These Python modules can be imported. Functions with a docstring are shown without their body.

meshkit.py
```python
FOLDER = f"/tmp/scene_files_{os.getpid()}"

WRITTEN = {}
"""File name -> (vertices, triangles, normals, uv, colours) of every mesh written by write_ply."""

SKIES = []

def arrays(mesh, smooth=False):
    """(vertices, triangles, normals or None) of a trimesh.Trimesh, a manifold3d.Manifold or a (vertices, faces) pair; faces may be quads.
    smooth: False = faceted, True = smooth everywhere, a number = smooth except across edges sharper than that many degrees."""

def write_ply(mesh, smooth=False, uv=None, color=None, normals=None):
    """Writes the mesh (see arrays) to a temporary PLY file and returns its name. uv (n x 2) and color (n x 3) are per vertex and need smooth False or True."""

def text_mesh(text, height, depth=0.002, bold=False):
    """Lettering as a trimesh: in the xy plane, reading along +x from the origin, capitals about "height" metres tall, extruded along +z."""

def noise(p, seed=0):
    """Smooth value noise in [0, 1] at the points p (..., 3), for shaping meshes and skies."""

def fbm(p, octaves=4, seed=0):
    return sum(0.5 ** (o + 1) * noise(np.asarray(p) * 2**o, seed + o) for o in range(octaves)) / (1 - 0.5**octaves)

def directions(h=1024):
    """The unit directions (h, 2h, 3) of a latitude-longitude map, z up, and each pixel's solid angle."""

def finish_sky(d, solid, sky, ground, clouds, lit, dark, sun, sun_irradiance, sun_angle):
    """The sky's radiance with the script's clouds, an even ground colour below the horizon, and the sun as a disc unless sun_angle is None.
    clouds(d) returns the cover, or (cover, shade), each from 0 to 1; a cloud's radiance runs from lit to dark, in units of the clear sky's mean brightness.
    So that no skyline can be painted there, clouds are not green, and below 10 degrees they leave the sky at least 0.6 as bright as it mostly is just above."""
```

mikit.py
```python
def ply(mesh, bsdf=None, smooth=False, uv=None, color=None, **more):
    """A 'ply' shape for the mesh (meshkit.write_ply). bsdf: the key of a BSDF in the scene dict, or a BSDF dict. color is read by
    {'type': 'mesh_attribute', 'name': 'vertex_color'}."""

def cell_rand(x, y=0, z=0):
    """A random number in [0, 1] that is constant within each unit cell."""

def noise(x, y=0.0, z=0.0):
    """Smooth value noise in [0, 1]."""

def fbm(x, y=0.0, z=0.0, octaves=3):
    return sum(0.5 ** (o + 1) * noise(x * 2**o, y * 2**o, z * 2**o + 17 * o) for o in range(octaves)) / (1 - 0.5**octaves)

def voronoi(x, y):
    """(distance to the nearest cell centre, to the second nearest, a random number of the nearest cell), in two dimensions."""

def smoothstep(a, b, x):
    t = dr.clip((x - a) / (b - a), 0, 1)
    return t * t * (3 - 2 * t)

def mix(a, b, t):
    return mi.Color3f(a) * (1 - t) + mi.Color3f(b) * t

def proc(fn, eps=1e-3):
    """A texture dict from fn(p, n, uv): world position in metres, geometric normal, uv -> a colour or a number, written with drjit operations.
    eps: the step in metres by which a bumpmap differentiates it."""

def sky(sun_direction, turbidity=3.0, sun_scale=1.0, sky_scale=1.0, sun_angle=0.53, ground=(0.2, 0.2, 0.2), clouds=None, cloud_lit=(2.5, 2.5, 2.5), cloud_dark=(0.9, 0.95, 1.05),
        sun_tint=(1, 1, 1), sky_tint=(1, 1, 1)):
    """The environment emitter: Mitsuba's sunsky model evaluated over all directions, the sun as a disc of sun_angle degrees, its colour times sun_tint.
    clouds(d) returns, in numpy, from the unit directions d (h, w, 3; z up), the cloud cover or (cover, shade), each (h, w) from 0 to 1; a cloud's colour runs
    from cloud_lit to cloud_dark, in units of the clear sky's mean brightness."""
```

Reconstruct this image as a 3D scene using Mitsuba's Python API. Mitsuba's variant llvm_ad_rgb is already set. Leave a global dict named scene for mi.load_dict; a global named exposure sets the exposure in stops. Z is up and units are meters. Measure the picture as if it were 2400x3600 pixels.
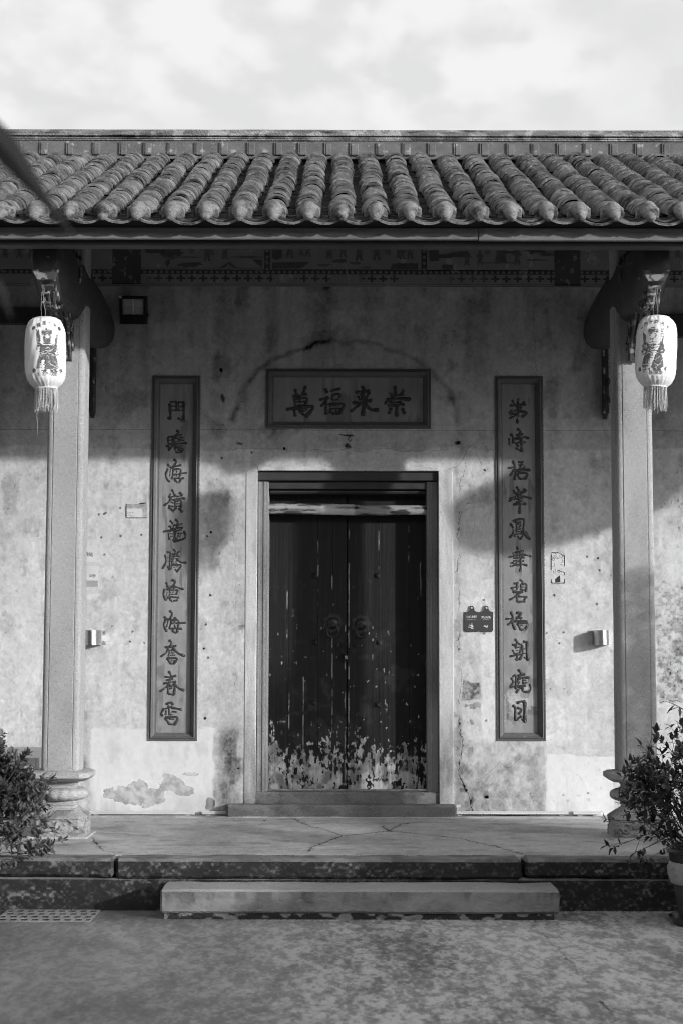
import math, random, json
import numpy as np, trimesh, manifold3d
import shapely
from shapely.geometry import Polygon, LineString, Point, MultiPolygon, box as sbox
import mitsuba as mi, drjit as dr, mikit, meshkit

# ------------------------------------------------------------------ camera, sky, sun, exposure
FPX, DW, EYE = 5683.0, 12.4, 1.523          # focal length in pixels of the 2400 x 3600 photograph, metres to the facade, eye height
_th, _ro = math.atan(500 / FPX), math.radians(0.13)
CAM = np.array([-0.039, -DW, EYE])
_fw = np.array([0, math.cos(_th), math.sin(_th)])
_rt = np.array([math.cos(_ro), 0, math.sin(_ro)]); _rt -= _fw * _rt.dot(_fw); _rt /= np.linalg.norm(_rt)
_up = np.cross(_rt, _fw)
exposure = 2.76
SUN = (1.33, -1.0, 0.40)
T = mi.ScalarTransform4f
scene, labels = {}, {}
scene['camera'] = dict(type='thinlens', fov=math.degrees(2 * math.atan(1800 / FPX)), fov_axis='y', near_clip=0.1, far_clip=2000.0,
                       aperture_radius=0.0045, focus_distance=12.0,
                       to_world=T().look_at(origin=CAM.tolist(), target=(CAM + _fw).tolist(), up=_up.tolist()))

def clouds(d):
    q = np.stack([d[..., 0] / (np.abs(d[..., 2]) + .30), d[..., 1] / (np.abs(d[..., 2]) + .30), d[..., 2] * 3.0], -1)
    w = meshkit.fbm(q * 4.0 + 1.7, 4, 2)
    n = meshkit.fbm(q * np.array([19.0, 9.0, 7.0]) + 2.2 * w[..., None] + 3.1, 6, 11)
    puff = np.clip((n - .32) / .28, 0, 1); puff = puff * puff * (3 - 2 * puff)          # bright billows over a slightly greyer sheet
    s = puff * np.clip(.55 + (w - .40) / .4, .35, 1)
    sun = np.array(SUN) / np.linalg.norm(SUN)
    glow = np.exp(-np.degrees(np.arccos(np.clip(d @ sun, -1, 1))) / 9.0)      # forward scatter of the thin cloud in front of the sun
    return np.ones(d.shape[:2]), (1 - glow) * (.9905 + .0095 * (1 - s))

scene['sky'] = mikit.sky(SUN, turbidity=3, sun_scale=0.68, sun_angle=1.0, sun_tint=(0.68, 1.01, 2.24), clouds=clouds,
                         cloud_lit=(40.0, 40.0, 40.0), cloud_dark=(1.95, 1.95, 1.95), ground=(.2, .2, .2))
labels['sky'] = {'kind': 'structure'}

# ------------------------------------------------------------------ measuring helpers: a point of the photograph on a plane of the place
def _ray(px, py): return _fw + _rt * (px - 1200) / FPX + _up * (1800 - py) / FPX
def W(px, py, y=0.0):
    """x, z of the photo point on the upright plane at depth y"""
    d = _ray(px, py); t = (y - CAM[1]) / d[1]; p = CAM + d * t
    return float(p[0]), float(p[2])
def G(px, py, z=0.0):
    """x, y of the photo point on the level plane at height z"""
    d = _ray(px, py); t = (z - CAM[2]) / d[2]; p = CAM + d * t
    return float(p[0]), float(p[1])

# ------------------------------------------------------------------ mesh helpers
TM = lambda v, f: trimesh.Trimesh(np.asarray(v, float), np.asarray(f, int), process=False)
def cat(ms): return trimesh.util.concatenate([m for m in ms if len(m.faces)])
def bx(x0, x1, y0, y1, z0, z1, c=0.0):
    """box, its edges chamfered by c"""
    if c <= 0:
        m = trimesh.creation.box(extents=(x1 - x0, y1 - y0, z1 - z0)); m.apply_translation(((x0 + x1) / 2, (y0 + y1) / 2, (z0 + z1) / 2)); return m
    v = []
    for sx in (0, 1):
        for sy in (0, 1):
            for sz in (0, 1):
                p = [x1 if sx else x0, y1 if sy else y0, z1 if sz else z0]; s = [-1 if sx else 1, -1 if sy else 1, -1 if sz else 1]
                for a in range(3):
                    q = [p[i] + (c * s[i] if i != a else 0) for i in range(3)]; v.append(q)
    return trimesh.convex.convex_hull(np.array(v))
def rough(x0, x1, y0, y1, z0, z1, res, amp, seed, c=0.01, freq=7.0):
    """a stone block: chamfered, then worn uneven by noise"""
    m = bx(x0, x1, y0, y1, z0, z1, c)
    v, f = trimesh.remesh.subdivide_to_size(m.vertices, m.faces, res, max_iter=12)
    m = trimesh.Trimesh(v, f, process=True)
    n = m.vertex_normals; p = m.vertices
    d = (meshkit.fbm(p * freq + seed * 3.7, 4, seed) - .5) * 2 * amp
    m.vertices = p + n * d[:, None]
    return m
def lathe(prof, seg=32, lobes=0, lobe_amp=0.0, square=0.0):
    """prof: (radius, z) from bottom to top"""
    prof = np.asarray(prof, float); a = np.linspace(0, 2 * np.pi, seg, endpoint=False)
    v = []
    for r, z in prof:
        rr = np.full(seg, r)
        if lobes: rr = rr * (1 + lobe_amp * (np.abs(np.sin(a * lobes / 2)) ** .7 - .7))
        if square: rr = rr / (np.maximum(np.abs(np.cos(a)), np.abs(np.sin(a))) ** square)
        v.append(np.stack([rr * np.cos(a), rr * np.sin(a), np.full(seg, z)], 1))
    n = len(prof); v = np.vstack(v); f = []
    for i in range(n - 1):
        for j in range(seg):
            k = (j + 1) % seg; f += [[i * seg + j, i * seg + k, (i + 1) * seg + k], [i * seg + j, (i + 1) * seg + k, (i + 1) * seg + j]]
    v = np.vstack([v, [[0, 0, prof[0, 1]], [0, 0, prof[-1, 1]]]])
    for j in range(seg):
        k = (j + 1) % seg; f += [[n * seg, k, j], [n * seg + 1, (n - 1) * seg + j, (n - 1) * seg + k]]
    return TM(v, f)
def tube(pts, rad, sides=8, flat=1.0, axis=None):
    """a round bar along points; rad a number or one per point; ends closed to a point"""
    p = np.asarray(pts, float); r = np.asarray(rad, float)
    r = np.full(len(p), float(r)) if r.ndim == 0 else np.interp(np.linspace(0, 1, len(p)), np.linspace(0, 1, len(r)), r)
    t = np.gradient(p, axis=0); t /= np.linalg.norm(t, axis=1, keepdims=True) + 1e-12
    ref = np.array(axis if axis is not None else ([0, 0, 1.] if abs(t[:, 2]).mean() < .8 else [1., 0, 0]))
    a = np.cross(t, ref); a /= np.linalg.norm(a, axis=1, keepdims=True) + 1e-12
    b = np.cross(t, a)
    p = np.vstack([p[:1] - t[:1] * r[0] * .5, p, p[-1:] + t[-1:] * r[-1] * .5]); r = np.r_[r[0] * .3, r, r[-1] * .3]
    a = np.vstack([a[:1], a, a[-1:]]); b = np.vstack([b[:1], b, b[-1:]])
    th = np.arange(sides) * 2 * np.pi / sides
    v = p[:, None] + r[:, None, None] * (np.cos(th)[None, :, None] * a[:, None] + flat * np.sin(th)[None, :, None] * b[:, None])
    n = len(p); f = []
    for i in range(n - 1):
        for j in range(sides):
            k = (j + 1) % sides; f += [[i * sides + j, i * sides + k, (i + 1) * sides + k], [i * sides + j, (i + 1) * sides + k, (i + 1) * sides + j]]
    v = np.vstack([v.reshape(-1, 3), p[:1], p[-1:]]); c0 = n * sides
    for j in range(sides):
        k = (j + 1) % sides; f += [[c0, k, j], [c0 + 1, (n - 1) * sides + j, (n - 1) * sides + k]]
    return TM(v, f)
def extr(poly, depth, quads=None):
    """a polygon (x, z) as a slab: front face at y = 0, back at y = depth"""
    ms = []
    for g in getattr(poly, 'geoms', [poly]):
        if g.area < 1e-9: continue
        m = trimesh.creation.extrude_polygon(g, depth, engine='earcut')
        v = m.vertices; ms.append(TM(np.stack([v[:, 0], v[:, 2], v[:, 1]], 1), m.faces[:, ::-1]))
    return cat(ms)
def place(m, x=0, y=0, z=0, rx=0, ry=0, rz=0, s=1.0):
    m = m.copy(); A = trimesh.transformations.euler_matrix(math.radians(rx), math.radians(ry), math.radians(rz))
    A[:3, :3] *= s; A[:3, 3] = (x, y, z); m.apply_transform(A); return m
def spline(pts, n):
    """Catmull-Rom through rows of any width"""
    p = np.asarray(pts, float)
    if len(p) == 2: return p[0] + (p[1] - p[0]) * np.linspace(0, 1, max(3, n // 2))[:, None]
    q = np.vstack([2 * p[0] - p[1], p, 2 * p[-1] - p[-2]]); out = []
    for i in range(1, len(q) - 2):
        for t in np.linspace(0, 1, n, endpoint=(i == len(q) - 3)):
            a, b, c, d = q[i - 1:i + 3]
            out.append(.5 * (2 * b + (c - a) * t + (2 * a - 5 * b + 4 * c - d) * t * t + (3 * b - a - 3 * c + d) * t ** 3))
    return np.array(out)

# ------------------------------------------------------------------ scene helpers
def key_for(k):
    if k not in scene and k not in labels: return k
    i = 1
    while f'{k}_{i:03d}' in scene or f'{k}_{i:03d}' in labels: i += 1
    return f'{k}_{i:03d}'
def thing(name, label, category, group=None):
    k = key_for(name); labels[k] = dict(label=label, category=category)
    if group: labels[k]['group'] = group
    return k
def part(root, name, mesh, bsdf, smooth=30, label=None, kind=None):
    k = key_for(root + '__' + name)
    scene[k] = mikit.ply(mesh, bsdf, smooth=smooth)
    if label or kind: labels[k] = {a: b for a, b in (('label', label), ('kind', kind)) if b}
    return k
def single(name, mesh, bsdf, label, category, group=None, smooth=30):
    k = thing(name, label, category, group); scene[k] = mikit.ply(mesh, bsdf, smooth=smooth); return k
def struct(name, mesh, bsdf, smooth=30):
    scene[name] = mikit.ply(mesh, bsdf, smooth=smooth); labels[name] = {'kind': 'structure'}

# ------------------------------------------------------------------ materials
noise, fbm, sst, vor = mikit.noise, mikit.fbm, mikit.smoothstep, mikit.voronoi
def grey(v): return mi.Color3f(v)
def mat(name, fn=None, value=None, rough=None, bump=None, bscale=1.0, spec=0.3, metal=0.0, eps=1e-3):
    col = mikit.proc(lambda p, n, uv: grey(dr.clip(fn(p, n), 0.004, .9))) if fn else {'type': 'rgb', 'value': [value] * 3}
    if rough is None: b = {'type': 'diffuse', 'reflectance': col}
    else: b = {'type': 'principled', 'base_color': col, 'roughness': rough, 'specular': spec, 'metallic': metal}
    if bump: b = {'type': 'bumpmap', 'arbitrary': mikit.proc(lambda p, n, uv: bump(p), eps=eps), 'bsdf': b, 'scale': bscale}
    scene[name] = {'type': 'twosided', 'bsdf': b}
def seg(x, y, ax, ay, bx_, by):
    dx, dy = bx_ - ax, by - ay; t = dr.clip(((x - ax) * dx + (y - ay) * dy) / (dx * dx + dy * dy), 0, 1)
    return dr.sqrt(dr.square(x - ax - t * dx) + dr.square(y - ay - t * dy))
def polyd(x, y, pts):
    d = seg(x, y, *pts[0], *pts[1])
    for a, b in zip(pts[1:-1], pts[2:]): d = dr.minimum(d, seg(x, y, *a, *b))
    return d
def rect(x, z, px0, py0, px1, py1, soft=.01):
    x0, z1 = W(px0, py0); x1, z0 = W(px1, py1)
    return sst(-soft, soft, x - x0) * sst(-soft, soft, x1 - x) * sst(-soft, soft, z - z0) * sst(-soft, soft, z1 - z)
def ell(x, z, px, py, rx, ry):
    cx, cz = W(px, py); s = 12.4 / FPX
    return dr.sqrt(dr.square((x - cx) / (rx * s)) + dr.square((z - cz) / (ry * s)))

CRACK = [W(*q) for q in ((1634, 1618), (1622, 1680), (1611, 1700), (1616, 1800), (1606, 1880), (1614, 1940), (1604, 2010), (1612, 2100), (1612, 2300), (1618, 2380), (1612, 2480), (1620, 2600), (1614, 2720), (1640, 2790), (1668, 2850))]
PITS = [(558, 2450), (716, 2280), (732, 2312), (721, 2525), (742, 1872), (729, 1885), (740, 2092), (724, 2195), (508, 2260), (368, 1950), (366, 1806), (372, 1803), (348, 1808), (424, 1786), (1698, 2109), (1699, 2227), (1707, 2534), (2061, 1958), (2100, 1963), (2096, 2124), (1920, 2225), (1946, 2093), (2065, 2788), (1708, 2803), (1712, 2803), (1000, 1577), (885, 1590), (780, 1610), (1702, 1653), (2106, 2005), (498, 1880), (425, 1884), (357, 1889), (466, 2220), (458, 2256), (1963, 2262), (1979, 2223)]
HAIR = [[W(*q) for q in h_] for h_ in (((826, 1790), (824, 1900), (828, 2010), (825, 2150), (829, 2330), (824, 2480)), ((1660, 1640), (1664, 1760), (1658, 1900), (1662, 2050)), ((1700, 2860), (1712, 2720), (1752, 2680), (1790, 2700), (1830, 2670)),
    ((420, 1150), (426, 1290), (418, 1400)), ((1880, 1020), (1872, 1160), (1890, 1300), (1880, 1420)), ((742, 1560), (800, 1556), (880, 1566), (935, 1560)))]
def plaster(p, n):
    x, z = p.x, p.z
    wx, wz = x + .05 * (fbm(x * 9, z * 9, 3, 3) - .5), z + .05 * (fbm(x * 9, z * 9, 8, 3) - .5)
    big, mid = fbm(x * 1.1 + 4, z * 1.1, 0, 4), fbm(x * 5 + 2, z * 4, 1, 4)
    st = fbm(x * 16, z * 1.3, 4, 3)
    fine, dots = noise(x * 120, z * 110), noise(x * 38, z * 38, 5)
    v = .575 + .22 * (big - .5) + .16 * (mid - .5) + .12 * (st - .5) + .05 * (fine - .5)
    v = v + .12 * (fbm(x * 34, z * 30, 6, 3) - .5) + .15 * (fbm(x * 72, z * 60, 2, 3) - .5) - .07 * sst(.56, .74, fbm(x * 21, z * 17, 3, 4)) * sst(.40, .62, big) + .06 * sst(.60, .74, fbm(x * 17 + 3, z * 19, 1, 3))
    v = v - .14 * sst(.60, .80, mid) - .10 * sst(.62, .85, fbm(x * 13, z * 11, 9, 3))
    v = v - .22 * sst(.90, .985, dots) * sst(.45, .7, mid)
    # mould streaks running down the upper half and beside the door
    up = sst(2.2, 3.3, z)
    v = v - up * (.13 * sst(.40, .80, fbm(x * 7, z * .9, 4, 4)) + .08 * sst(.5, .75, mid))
    # an older, greyer coat above the ragged whitewash edge, eave shade painted in
    coat_shade = sst(-.012, .012, wz - W(1200, 1580)[1] + .05 * (fbm(x * 2.2, 0, 5, 4) - .5))
    v = v * (1 - .20 * coat_shade)
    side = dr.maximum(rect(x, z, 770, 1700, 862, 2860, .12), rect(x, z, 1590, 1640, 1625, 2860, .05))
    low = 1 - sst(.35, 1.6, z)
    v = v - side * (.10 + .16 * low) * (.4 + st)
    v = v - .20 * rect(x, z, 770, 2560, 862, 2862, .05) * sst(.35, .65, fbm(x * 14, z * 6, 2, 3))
    # the smooth repaired patches
    rp = rect(wx, wz, 323, 2558, 750, 2852, .012)
    v = mikit.mix(grey(v), grey(.655 + .09 * (mid - .5) + .06 * (st - .5) + .09 * (fbm(x * 40, z * 34, 6, 3) - .5) - .07 * sst(.60, .75, fbm(x * 9, z * 5, 4, 4))), rp).x
    em = mi.Float(9)
    nz = 1.5 * (fbm(x * 15, z * 17, 5, 5) - .5)
    for cx, cy, rx, ry in ((440, 2795, 85, 36), (520, 2800, 60, 34), (480, 2765, 45, 26), (610, 2755, 60, 30), (650, 2775, 45, 24), (585, 2728, 26, 9), (660, 2722, 34, 8)): em = dr.minimum(em, ell(x, z, cx, cy, rx, ry) + nz)
    isl = 1 - sst(.78, .86, em)
    v = v - isl * (.13 + .16 * sst(.35, .7, fbm(x * 26, z * 26, 7, 4))) - .08 * sst(.72, .79, em) * (1 - sst(.80, .88, em)) + .03 * sst(.85, .9, em) * (1 - sst(.95, 1.1, em))
    v = v - .22 * rect(wx, wz, 225, 2500, 322, 2860, .02) * sst(.3, .8, mid) - .34 * (1 - sst(.8, 1.0, ell(wx, wz, 740, 2822, 19, 24)))
    v = v + .05 * rect(wx, wz, 1914, 1950, 2152, 2655, .03)
    rb = rect(wx, wz, 1918, 2656, 2160, 2862, .006)
    v = mikit.mix(grey(v), grey(.70 + .08 * (mid - .5) + .10 * (fbm(x * 44, z * 40, 6, 3) - .5) - .25 * sst(.70, .90, fbm(x * 28, z * 26, 3, 3))), rb).x
    gs = rect(wx, wz, 1625, 2600, 1916, 2862, .03)
    v = v - gs * (.07 + .15 * sst(.35, .7, fbm(x * 17, z * 15, 6, 5)))
    v = v + .10 * rect(wx, wz, 1690, 2040, 1738, 2610, .01) - .06 * rect(wx, wz, 1692, 1960, 1738, 2160, .02)
    # the raw mortar strip and hole beside the crack
    hole = rect(wx, wz, 1622, 2398, 1686, 2462, .008)
    v = v - hole * (.20 + .16 * sst(.4, .6, fbm(x * 45, z * 45, 2, 2)))
    v = v - .25 * rect(wx, wz, 1612, 2470, 1690, 2560, .02) * sst(.58, .70, fbm(x * 22, z * 22, 4, 3))
    v = v - .17 * rect(wx, wz, 1606, 2720, 1668, 2862, .03) * sst(.54, .66, fbm(x * 24, z * 12, 12, 4))
    # rubble showing at the right end
    ru = rect(wx, wz, 2300, 2046, 2700, 2470, .02)
    v = v - ru * (.02 + .20 * sst(.40, .70, fbm(x * 30, z * 34, 3, 5)) + .12 * sst(.55, .7, fbm(x * 60, z * 60, 4, 3)))
    # marks round the name plaque: the brushed arch, a square stain, hairlines, old nail holes
    ar = dr.abs(ell(wx, wz, 1212, 1495, 400, 300) - 1.0)
    up2 = sst(W(0, 1500)[1], W(0, 1470)[1], z)
    v = v - up2 * sst(.050, .0, ar) * (.12 + .15 * sst(.38, .66, fbm(x * 6, z * 6, 14, 4)))
    v = v - .09 * rect(wx, wz, 1080, 1000, 1345, 1095, .02) * (.5 + mid) - .10 * rect(wx, wz, 1060, 1165, 1180, 1300, .02)
    v = v + .10 * rect(wx, wz, 545, 1135, 640, 1190, .02) + .06 * (1 - sst(.6, 1.0, ell(wx, wz, 1220, 1085, 90, 28)))
    hz = W(1200, 1512)[1]
    v = v - .20 * sst(.0035, .001, dr.abs(z - hz + .004 * (fbm(x * 3, 0, 0, 3) - .5)))
    hz2 = W(1200, 1583)[1]
    v = v - .14 * sst(.006, .001, dr.abs(wz - hz2)) * rect(x, z, 800, 1400, 1600, 1700, .05)
    for cx, cy, a, b in ((1222, 1572, 14, 14), (840, 1562, 14, 8), (1605, 1560, 16, 10), (780, 1300, 7, 12), (783, 1400, 9, 16), (1222, 1527, 38, 4)):
        v = v - .33 * sst(1.0, .5, ell(wx, wz, cx, cy, a, b))
    d = mi.Float(1.0)
    for q in PITS: d = dr.minimum(d, dr.sqrt(dr.square(x - W(*q)[0]) + dr.square(z - W(*q)[1])))
    v = v - .42 * sst(.013, .006, d + .006 * (fine - .5))
    c = polyd(wx + .02 * (noise(x * 60, z * 60) - .5), wz, CRACK)
    v = v - .32 * sst(.0042, .001, c) * sst(.30, .5, fbm(x * 6, z * 9, 3, 2)) - .08 * sst(.05, .01, c) * sst(.4, .7, mid)
    c2 = polyd(wx, wz, [W(*q) for q in ((1690, 1630), (1660, 1560), (1600, 1640), (1555, 1660))])
    v = v - .16 * sst(.004, .001, c2)
    for hl in HAIR:
        d_ = polyd(wx + .012 * (noise(x * 50, z * 50) - .5), wz, hl); v = v - .16 * sst(.0032, .001, d_) * sst(.35, .55, fbm(x * 5, z * 8, 5, 2))
    # grime just above the floor
    return v - .12 * (1 - sst(.32, .55, z)) * sst(.3, .7, st)
def plaster_bump(p):
    x, z = p.x, p.z
    m = fbm(x * 4, z * 4, 1, 3)
    return .0040 * fbm(x * 26, z * 24, 0, 4) * (.4 + m) + .0015 * noise(x * 130, z * 130) - .0012 * sst(.80, .95, noise(x * 36, z * 36, 5)) + .0016 * fbm(x * 70, z * 66, 4, 3) + .0012 * fbm(x * 60, z * 55, 2, 2)
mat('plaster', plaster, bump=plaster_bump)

def granite(p, n):
    x, y, z = p.x, p.y, p.z
    a = noise(x * 170, y * 170, z * 150); b = noise(x * 75 + 9, y * 75, z * 75); c = fbm(x * 3, y * 3, z * 1.4, 3)
    v = .39 + .14 * (a - .5) + .16 * (c - .5) - .12 * sst(.70, .9, noise(x * 140 + 9, y * 140, z * 140)) - .05 * b + .08 * sst(.75, .9, noise(x * 90, y * 90, z * 90 + 40))
    return v - .10 * sst(.55, .8, fbm(x * 6, y * 6, z * .9, 3))
def granite_bump(p): return .0022 * noise(p.x * 95, p.y * 95, p.z * 95) + .002 * fbm(p.x * 28, p.y * 28, p.z * 28, 2)
mat('granite', granite, bump=granite_bump)
mat('worn_granite', lambda p, n: granite(p, n) * .88 - .14 * sst(.52, .70, fbm(p.x * 9, p.y * 9, p.z * 9, 4)) + .10 * sst(.62, .75, fbm(p.x * 14 + 5, p.y * 14, p.z * 14, 3)), bump=granite_bump, bscale=2.0)
mat('frame_stone', lambda p, n: granite(p, n) * .74 - .06 * sst(.45, .8, fbm(p.x * 5, p.y * 5, p.z * 1.5, 3)), bump=granite_bump)
mat('sill_stone', lambda p, n: granite(p, n) * .52 - .06 * sst(.45, .7, fbm(p.x * 7, p.y * 9, p.z * 9, 4)), bump=granite_bump, bscale=2.0)
mat('casing_stone', lambda p, n: .53 + .20 * (fbm(p.x * 22, p.z * 1.6, 3, 4) - .5) + .12 * (noise(p.x * 150, p.z * 150) - .5) - .26 * (1 - sst(.4, 1.5, p.z)) * sst(.25, .75, fbm(p.x * 12, p.z * 3, 7, 4)) - .10 * sst(.55, .8, fbm(p.x * 6, p.z * 3, 1, 3)), bump=plaster_bump)

CR = [[G(*q, .302) for q in s] for s in (
    ((1030, 2878), (1062, 2893), (1094, 2906), (1144, 2917), (1200, 2938), (1290, 2930), (1363, 2922), (1430, 2926), (1489, 2934), (1550, 2941), (1632, 2951), (1680, 2963), (1740, 2975), (1840, 3003)),
    ((1080, 2994), (1100, 2978), (1122, 2967), (1200, 2941)), ((1345, 2905), (1363, 2922), (1402, 2899), (1440, 2893), (1492, 2887)), ((325, 2945), (345, 2970), (365, 2990), (425, 2998)))]
def paving(p, n):
    x, y = p.x, p.y
    a, b = fbm(x * 2.2, y * 2.0, 0, 4), fbm(x * 15, y * 11, 2, 4)
    v = .43 + .20 * (a - .5) + .16 * (b - .5) + .10 * (fbm(x * 50, y * 36, 2, 2) - .5) + .05 * (noise(x * 120, y * 120) - .5)
    v = v - .10 * sst(.5, .75, fbm(x * 5 + 3, y * 9, 1, 4))
    wx, wy = x + .03 * (fbm(x * 20, y * 20, 1, 2) - .5), y + .05 * (fbm(x * 18, y * 18, 6, 2) - .5)
    for c in CR:
        d = polyd(wx, wy, c); v = v - .24 * sst(.010, .003, d) - .09 * sst(.05, .015, d) * sst(.35, .6, fbm(x * 9, y * 20, 3, 3))
    return v
mat('paving', paving, bump=lambda p: .004 * fbm(p.x * 12, p.y * 16, 0, 4) + .001 * noise(p.x * 110, p.y * 110))
GC = [G(*q) for q in ((1850, 3205), (1890, 3250), (1925, 3300), (1975, 3350), (2020, 3400), (2050, 3440), (2085, 3490), (2150, 3560), (2185, 3610), (2300, 3760))]
def court(p, n):
    x, y = p.x, p.y * .42
    wx, wy = x + .12 * (fbm(x * 5, y * 5, 1, 3) - .5), y + .12 * (fbm(x * 5, y * 5, 7, 3) - .5)
    a, b = fbm(wx * 2.1 + 2.3, wy * 2.1 + 1.7, 0, 5), fbm(x * 22, y * 22, 2, 4)
    f, g = noise(p.x * 110, p.y * 70), fbm(x * 55, y * 60, 4, 3)
    right = sst(-1.4, .5, x + .35 * (fbm(x * 2, y * 2, 4, 2) - .5))
    v = .25 + .15 * (a - .5) + .08 * (b - .5) + .07 * (g - .5) + .03 * (f - .5)
    worn = sst(.36, .66, a * .50 + b * .28 + g * .22 + .045 * right)
    v = v + worn * (.04 + .15 * right) * (.45 + .75 * sst(.38, .62, b * .6 + g * .4))
    v = v - .05 * sst(.5, .68, fbm(x * 1.3 + 6, y * 1.6, 3, 4)) - .09 * sst(-3.2, -2.8, p.y + .15 * (a - .5)) * (.5 + a)
    d = polyd(p.x + .03 * (fbm(x * 15, p.y * 9, 3, 2) - .5), p.y, GC)
    v = v - .10 * sst(.009, .003, d) * sst(.30, .55, fbm(x * 8, p.y * 5, 2, 2)) - .04 * sst(.15, .0, d) * b
    return v
mat('court', court, bump=lambda p: .0030 * fbm(p.x * 14, p.y * 14, 0, 4) + .0015 * noise(p.x * 90, p.y * 90))
def moss(p, n):
    x, y, z = p.x, p.y, p.z
    a, b = fbm(x * 4, y * 4, z * 5, 4), fbm(x * 24, y * 24, z * 22, 4)
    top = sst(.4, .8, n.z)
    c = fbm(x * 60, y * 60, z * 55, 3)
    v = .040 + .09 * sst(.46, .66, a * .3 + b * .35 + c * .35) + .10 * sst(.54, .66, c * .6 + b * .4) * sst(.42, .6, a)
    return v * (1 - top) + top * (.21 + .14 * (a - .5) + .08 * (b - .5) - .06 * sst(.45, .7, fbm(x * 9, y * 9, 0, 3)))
mat('mossy_stone', moss, bump=lambda p: .010 * fbm(p.x * 16, p.y * 16, p.z * 16, 4))
def stepstone(p, n):
    x, y, z = p.x, p.y, p.z
    a, st = fbm(x * 3, y * 3, z * 3, 4), fbm(x * 13, y * 3, z * 2.2, 4)
    v = .30 + .12 * (a - .5) + .06 * (noise(x * 120, y * 120, z * 120) - .5)
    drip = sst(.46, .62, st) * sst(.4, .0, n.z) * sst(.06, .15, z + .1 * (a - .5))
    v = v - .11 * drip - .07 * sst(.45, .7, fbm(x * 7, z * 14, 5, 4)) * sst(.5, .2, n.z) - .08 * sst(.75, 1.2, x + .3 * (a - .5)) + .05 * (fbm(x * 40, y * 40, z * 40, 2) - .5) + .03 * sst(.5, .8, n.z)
    return v
mat('step_stone', stepstone, bump=granite_bump, bscale=1.5)
mat('step_foot', lambda p, n: .05 + .24 * sst(.50, .60, fbm(p.x * 15, p.y * 10, p.z * 20, 4)), bump=granite_bump, bscale=3)

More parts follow.
